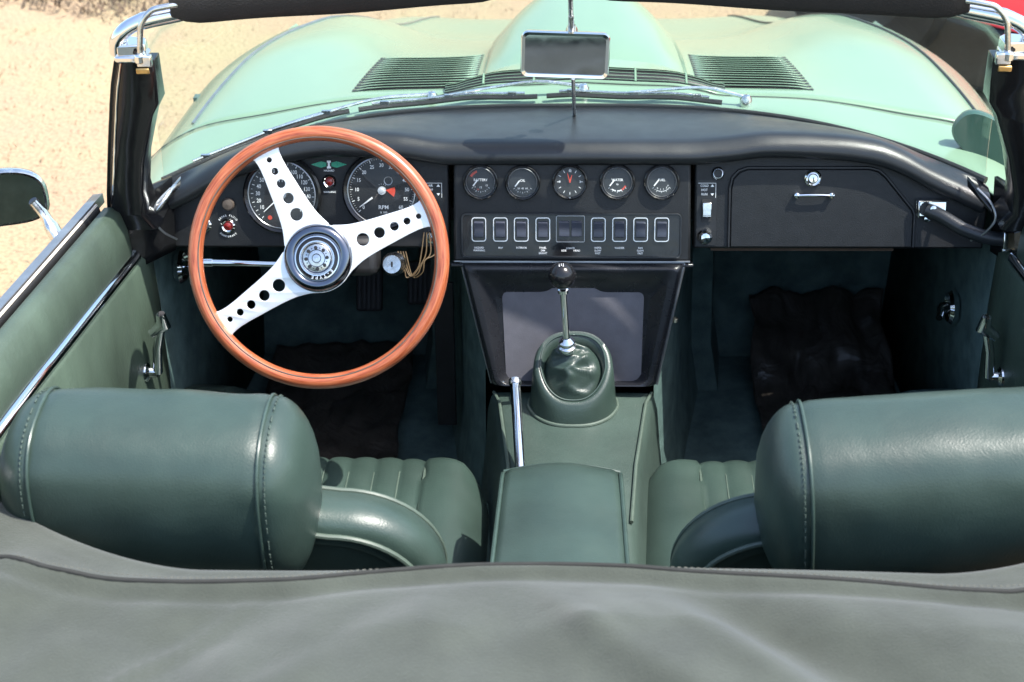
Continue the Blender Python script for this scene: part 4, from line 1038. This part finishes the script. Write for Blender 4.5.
for i in range(len(b.v)): b.v[i] = tuple(mrot @ Vector(b.v[i]))
rm_ = b.build('rear_view_mirror', M['chrome'], car, auto=50)
b = MB(); b.prism(r2_, -.0012, .0002, mrot); b.build('mirror_glass', M['mirrorglass'], rm_)
b = MB(); b.box(RB.lerp(RT, .40)+Vector((0, -.004, -.002)), (.016, .018, .018)); b.build('mirror_clamp', M['black'], rm_, bevel=.004)

# ------------------------------------------------------------------ folded hood and rear body
weltpts = [(-.80, -.865), (-.62, -.884), (-.55, -.897), (-.42, -.905), (-.30, -.898), (-.19, -.876), (-.05, -.857), (.06, -.862), (.15, -.874), (.30, -.888), (.40, -.905), (.46, -.908), (.55, -.892), (.65, -.875), (.80, -.87)]
wy = pchip(weltpts)
def front(x):
    return -.846+.006*math.sin(x*6+.6) + (.0 if abs(x) < .30 else 0) + 1.05*max(0, abs(x+.0)-.40)**1.65*1.0
def hz(x, y):
    d = (front(x)-y)
    z = .731-.026*math.exp(-d/.008) + .050*(1-math.exp(-max(0, d-.03)/.26))*(1 if d > .03 else 0)
    z += .014*max(0, (abs(x)-.62)/.2)**1.5
    dw = y-wy(x)
    z += .006*math.exp(-(dw/.012)**2) - .004*math.exp(-((dw+.022)/.010)**2)
    amp = min(1, max(0, d-.05)/.10)
    dd = (x*.75+ (y+1.0)*1.5)
    sg = math.tanh((x+.12)*6); u_ = x+sg*(-(y+1.0))*-.9; w_ = y*1.0
    f1 = noise.noise(Vector((u_*8.0, w_*1.6, 3))); f2 = 1-min(1, abs(noise.noise(Vector((u_*7.0+4, w_*1.4, 9))))*4.5)
    z += amp*(.036*f1+.011*f2*f2*(3-2*f2)*(.5+.5*min(1, max(0, x+.4)))+.004*noise.noise(Vector((x*20, y*12, 5))))
    z -= .10*max(0, -1.35-y)**1.3*2
    return z
b = MB(); P = []; nx, ny = 150, 90
for i in range(nx+1):
    x = -.79+1.58*i/nx; row = []; f0 = front(x)
    row.append((x, f0+.010, hz(x, f0)-.045)); row.append((x, f0+.006, hz(x, f0)-.012))
    for j in range(ny+1):
        t = j/ny; y = f0+(-1.62-f0)*t**1.5; row.append((x, y, hz(x, y)))
    P.append(row)
b.grid(P); hood = b.build('folded_hood', M['fabric'], car, auto=80); hood['label'] = 'folded grey fabric hood behind the seats'
b = MB(); pts = [(-.78+1.56*i/120, wy(-.78+1.56*i/120), hz(-.78+1.56*i/120, wy(-.78+1.56*i/120))+.0005) for i in range(121)]
b.tube(pts, .0028, 8, flat=.8); b.build('hood_welt', M['welt'], hood)
b = MB()
for i in range(210):
    x = -.72+1.44*i/210; y = wy(x)+.016; x2 = x+.0034
    b.tube([(x, y, hz(x, y)+.0006), (x2, wy(x2)+.016, hz(x2, wy(x2)+.016)+.0006)], .0008, 4)
b.build('hood_stitching', M['thread'], hood)
b = MB(); P = []
for j in range(25):
    y = -.80-1.75*j/24; t = j/24; zt = .80-.02*t-.25*max(0, t-.4)**1.6; w = .775-.16*t**2
    P.append([(w-.02, y, .26), (w+.012, y, .55), (w-.03, y, .72-.2*t*t), (w-.10, y, zt-.04), (w*.5, y, zt-.005), (0, y, zt)])
R2 = [[Vector(p) for p in r] + [Vector((-p[0], p[1], p[2])) for p in r[-2::-1]] for r in P]
b.grid([crom(r, 4) for r in R2[6:]]); b.build('rear_body', M['paint'], car, auto=60)
b = MB()
for s in (-1, 1): b.grid([[(s*(.70+.02*math.sin(i)), -.78-.09*i, .80) for i in range(9)], [(s*.775, -.78-.09*i, .74) for i in range(9)], [(s*.80, -.78-.09*i, .55) for i in range(9)], [(s*.75, -.78-.09*i, .26) for i in range(9)]])
b.build('rear_quarter', M['paint'], car, auto=60)
b = MB(); b.box((0, -.93, .45), (1.40, .02, .54)); b.build('rear_bulkhead', M['carpet'], car)
# road wheels under the arches
for x in (-.58, .58):
    for y in (1.12, -1.50):
        mt = Matrix.Translation((x, y, .29)) @ Matrix.Scale(.88, 4) @ Matrix.Rotation(R(90), 4, 'Y')
        b = MB(); b.lathe([(.20, -.08), (.29, -.085), (.315, -.06), (.32, 0), (.315, .06), (.29, .085), (.20, .08)], 36, mt); w_ = b.build('road_wheel', M['rubber'], car)
        b = MB(); b.lathe([(.0001, -.02), (.06, -.03), (.16, -.05), (.20, -.075), (.20, .075), (.16, .05), (.06, .03), (.0001, .02)], 30, mt); b.build('wheel_rim', M['chrome'], w_)

# ================================================================== loose things in the footwells
def crumple(name, cx, cy, w, h, zb, slope, lab, seed, amp=.016):
    b = MB(); P = []; nx, ny = 50, 50
    for i in range(nx+1):
        u = i/nx; row = []
        for j in range(ny+1):
            v = j/ny
            ex = .012*noise.noise(Vector((v*4, seed, 0)))*(1 if u > .5 else -1); ey = .012*noise.noise(Vector((u*4, seed+5, 0)))
            x = cx+(u-.5)*w+ex; y = cy+(v-.5)*h+ey
            z = zb+slope(x, y)+amp*(abs(noise.noise(Vector((u*3.2-v*1.5, v*2.0+u*1.2, seed))))*1.6+.5*noise.noise(Vector((u*8, v*6, seed)))+.25*abs(noise.noise(Vector((u*15, v*12, seed)))))
            row.append((x, y, z))
        P.append(row)
    b.grid(P); o = b.build(name, M['mat'], None, solid=.002, auto=80); tag(o, lab, 'mat', None); return o
crumple('floor_mat', -.445, .245, .270, .43, .212, lambda x, y: .35*max(0, y-.38), 'crumpled black plastic mat on the floor below the steering wheel', 3.3)
crumple('floor_mat', .475, .325, .260, .40, .215, lambda x, y: .55*max(0, y-.34), 'shiny black plastic sheet folded on the passenger floor', 8.1, .024)

# ================================================================== surroundings
def ground_mat():
    m, nt, b = nmat('dry_grass_ground'); N = nt.nodes; L = nt.links
    tc = N.new('ShaderNodeTexCoord'); src = tc.outputs['Object']
    n1 = N.new('ShaderNodeTexNoise'); n1.inputs['Scale'].default_value = 1.3; n1.inputs['Detail'].default_value = 8; n1.inputs['Roughness'].default_value = .65; L.new(src, n1.inputs['Vector'])
    n2 = N.new('ShaderNodeTexNoise'); n2.inputs['Scale'].default_value = 85; n2.inputs['Detail'].default_value = 8; L.new(src, n2.inputs['Vector'])
    r1 = N.new('ShaderNodeValToRGB'); e = r1.color_ramp.elements; e[0].position = .35; e[0].color = (.34, .235, .160, 1); e[1].position = .62; e[1].color = (.33, .275, .165, 1)
    L.new(n1.outputs['Fac'], r1.inputs['Fac'])
    r2 = N.new('ShaderNodeValToRGB'); e = r2.color_ramp.elements; e[0].position = .3; e[0].color = (.34, .30, .24, 1); e[1].position = .58; e[1].color = (1.15, 1.12, 1.02, 1); L.new(n2.outputs['Fac'], r2.inputs['Fac'])
    mx = N.new('ShaderNodeMixRGB'); mx.blend_type = 'MULTIPLY'; mx.inputs['Fac'].default_value = .5; L.new(r1.outputs[0], mx.inputs[1]); L.new(r2.outputs[0], mx.inputs[2]); L.new(mx.outputs[0], b.inputs['Base Color'])
    b.inputs['Roughness'].default_value = .95; bp_ = N.new('ShaderNodeBump'); bp_.inputs['Distance'].default_value = .006; L.new(n2.outputs['Fac'], bp_.inputs['Height']); L.new(bp_.outputs[0], b.inputs['Normal'])
    return m
b = MB(); b.grid([[(-150+300*i/60, -150+300*j/60, .0) for j in range(61)] for i in range(61)]); g = b.build('ground', ground_mat(), None); tag(g, kind='structure')
M['straw'] = surf('dry_straw', (.37, .30, .18), .8, var=.3, vscale=3, col2=(.34, .225, .145))
rg = random.Random(5); b = MB()
for i in range(26000):
    x = rg.uniform(-4.6, -.4) if rg.random() < .8 else rg.uniform(-.4, 2.2); y = rg.uniform(.2, 7.0)
    if x > -.95 and y < 2.5: continue
    if noise.noise(Vector((x*.9, y*.9, 2))) < -.12 and rg.random() < .8: continue
    a = rg.uniform(0, 2*PI); h = rg.uniform(.005, .026); l = rg.uniform(.3, 2.2)*h; w = rg.uniform(.0010, .0024)
    dx, dy = math.cos(a), math.sin(a)
    b.add([(x-dy*w, y+dx*w, 0), (x+dy*w, y-dx*w, 0), (x+dx*l, y+dy*l, h)], [(0, 1, 2)])
o = b.build('dry_grass', M['straw'], None, smooth=False, fix=False); tag(o, 'short straw coloured grass on bare sandy ground', 'grass', kind='stuff')
# dark scrub line at the far left
M['scrub'] = surf('dark_scrub', (.075, .062, .042), .9, var=.4, vscale=6, col2=(.15, .10, .068)); b = MB()
for i in range(22000):
    x = rg.uniform(-5.5, -1.05); y = 3.20+rg.random()*2.0+.15*noise.noise(Vector((x*1.0, 0, 0)))*rg.random()*3+.12*math.sin(x*5); a = rg.uniform(0, 2*PI); h = rg.uniform(.01, .06); l = rg.uniform(.3, 1.8)*h; w = rg.uniform(.002, .006)
    dx, dy = math.cos(a), math.sin(a); zb = rg.uniform(0, .02)
    b.add([(x-dy*w, y+dx*w, zb), (x+dy*w, y-dx*w, zb), (x+dx*l, y+dy*l, zb+h)], [(0, 1, 2)])
o = b.build('scrub', M['scrub'], None, smooth=False, fix=False); tag(o, 'dark brown scrub and dead leaves along the far edge of the dry grass', 'scrub', kind='stuff')

# red car parked beyond the right wing
rc = empty('parked_car', (2.64, 2.10, 0)); rc.rotation_euler = (0, 0, R(-43))
tag(rc, 'red car with black lower side parked on the grass beyond the right wing', 'car')
P = []; prof = [(-2.05, .48, .34), (-1.98, .66, .55), (-1.7, .74, .72), (-1.1, .78, .80), (-.4, .80, .84), (.4, .80, .86), (1.2, .80, .88), (1.8, .76, .84), (2.05, .62, .60)]
for x, w, zt in prof:
    P.append([(x, -w+.0, .235), (x, -w+.04, .30), (x, -w+.16, .40), (x, -w+.36, min(.56, zt-.05)), (x, -w+.55, zt-.03), (x, 0, zt+.05), (x, w-.14, zt), (x, w-.02, min(.58, zt-.05)), (x, w, .40), (x, w-.03, .235)])
b = MB(); b.grid([crom(r, 3) for r in P]); nn = 28
b.f.append(tuple(range(nn))); b.f.append(tuple(8*nn+i for i in range(nn))); b.build('body', M['red'], rc, auto=50, bevel=.0)
b = MB(); b.prism([(-1.95, -.72), (-1.3, -.775), (1.9, -.775), (1.95, .775), (-1.95, .72)], .02, .234); b.build('sill', M['black'], rc, bevel=.02)
b = MB(); P = [[(-.45, w, .86) for w in (-.62, 0, .62)], [(-.05, w*.85, 1.22) for w in (-.62, 0, .62)], [(.9, w*.85, 1.24) for w in (-.62, 0, .62)], [(1.4, w, .88) for w in (-.62, 0, .62)]]; b.grid(P); b.build('cabin_glass', M['gloss'], rc, solid=.02)
for x in (-1.66, 1.25):
    for s in (-1, 1):
        mt = Matrix.Translation((x, s*.72, .31)) @ Matrix.Rotation(R(90), 4, 'X')
        b = MB(); b.lathe([(.18, -.09), (.29, -.09), (.31, -.05), (.31, .05), (.29, .09), (.18, .09)], 32, mt); w_ = b.build('wheel', M['rubber'], rc)
        b = MB(); b.lathe([(.0001, -.05), (.10, -.06), (.18, -.085), (.18, .085), (.10, .06), (.0001, .05)], 24, mt); b.build('wheel_rim', M['black'], w_)

# ================================================================== light, sky, camera
w = bpy.data.worlds.new('World'); scene.world = w; w.use_nodes = True; nt = w.node_tree
sky = nt.nodes.new('ShaderNodeTexSky'); sky.sky_type = 'NISHITA'; sky.sun_disc = False
SUN = Vector((.46, -.10, .88)).normalized()
el = math.asin(SUN.z); az = math.atan2(SUN.x, SUN.y)
sky.sun_elevation = el; sky.sun_rotation = az; sky.air_density = 1.2; sky.dust_density = 2.0
nt.links.new(sky.outputs[0], nt.nodes['Background'].inputs['Color']); nt.nodes['Background'].inputs['Strength'].default_value = .15
ld = bpy.data.lights.new('sun', 'SUN'); ld.energy = 3.8; ld.angle = R(.6); ld.color = (1, .955, .89)
lo = bpy.data.objects.new('sun', ld); COL.objects.link(lo); lo.rotation_euler = (-SUN).to_track_quat('-Z', 'Y').to_euler()

cd = bpy.data.cameras.new('camera'); cam = bpy.data.objects.new('camera', cd); COL.objects.link(cam); scene.camera = cam
cd.sensor_width = 36; cd.lens = 1600*36/1024; cd.clip_end = 600; cd.clip_start = .05
P_, Y_, RO = R(30), R(2.8), R(1.15)
cam.location = (.016, -2.243, 1.814)
f_ = Vector((-math.sin(Y_)*math.cos(P_), math.cos(Y_)*math.cos(P_), -math.sin(P_))); r0 = Vector((math.cos(Y_), math.sin(Y_), 0)); u0 = r0.cross(f_)
r1 = r0*math.cos(RO)-u0*math.sin(RO); u1 = r1.cross(f_)
cam.rotation_euler = Matrix((r1, u1, -f_)).transposed().to_euler()
cd.dof.use_dof = True; cd.dof.focus_distance = 2.35; cd.dof.aperture_fstop = 7.1
scene.view_settings.view_transform = 'Standard'; scene.view_settings.look = 'None'; scene.view_settings.gamma = 1
scene.view_settings.exposure = 1.3
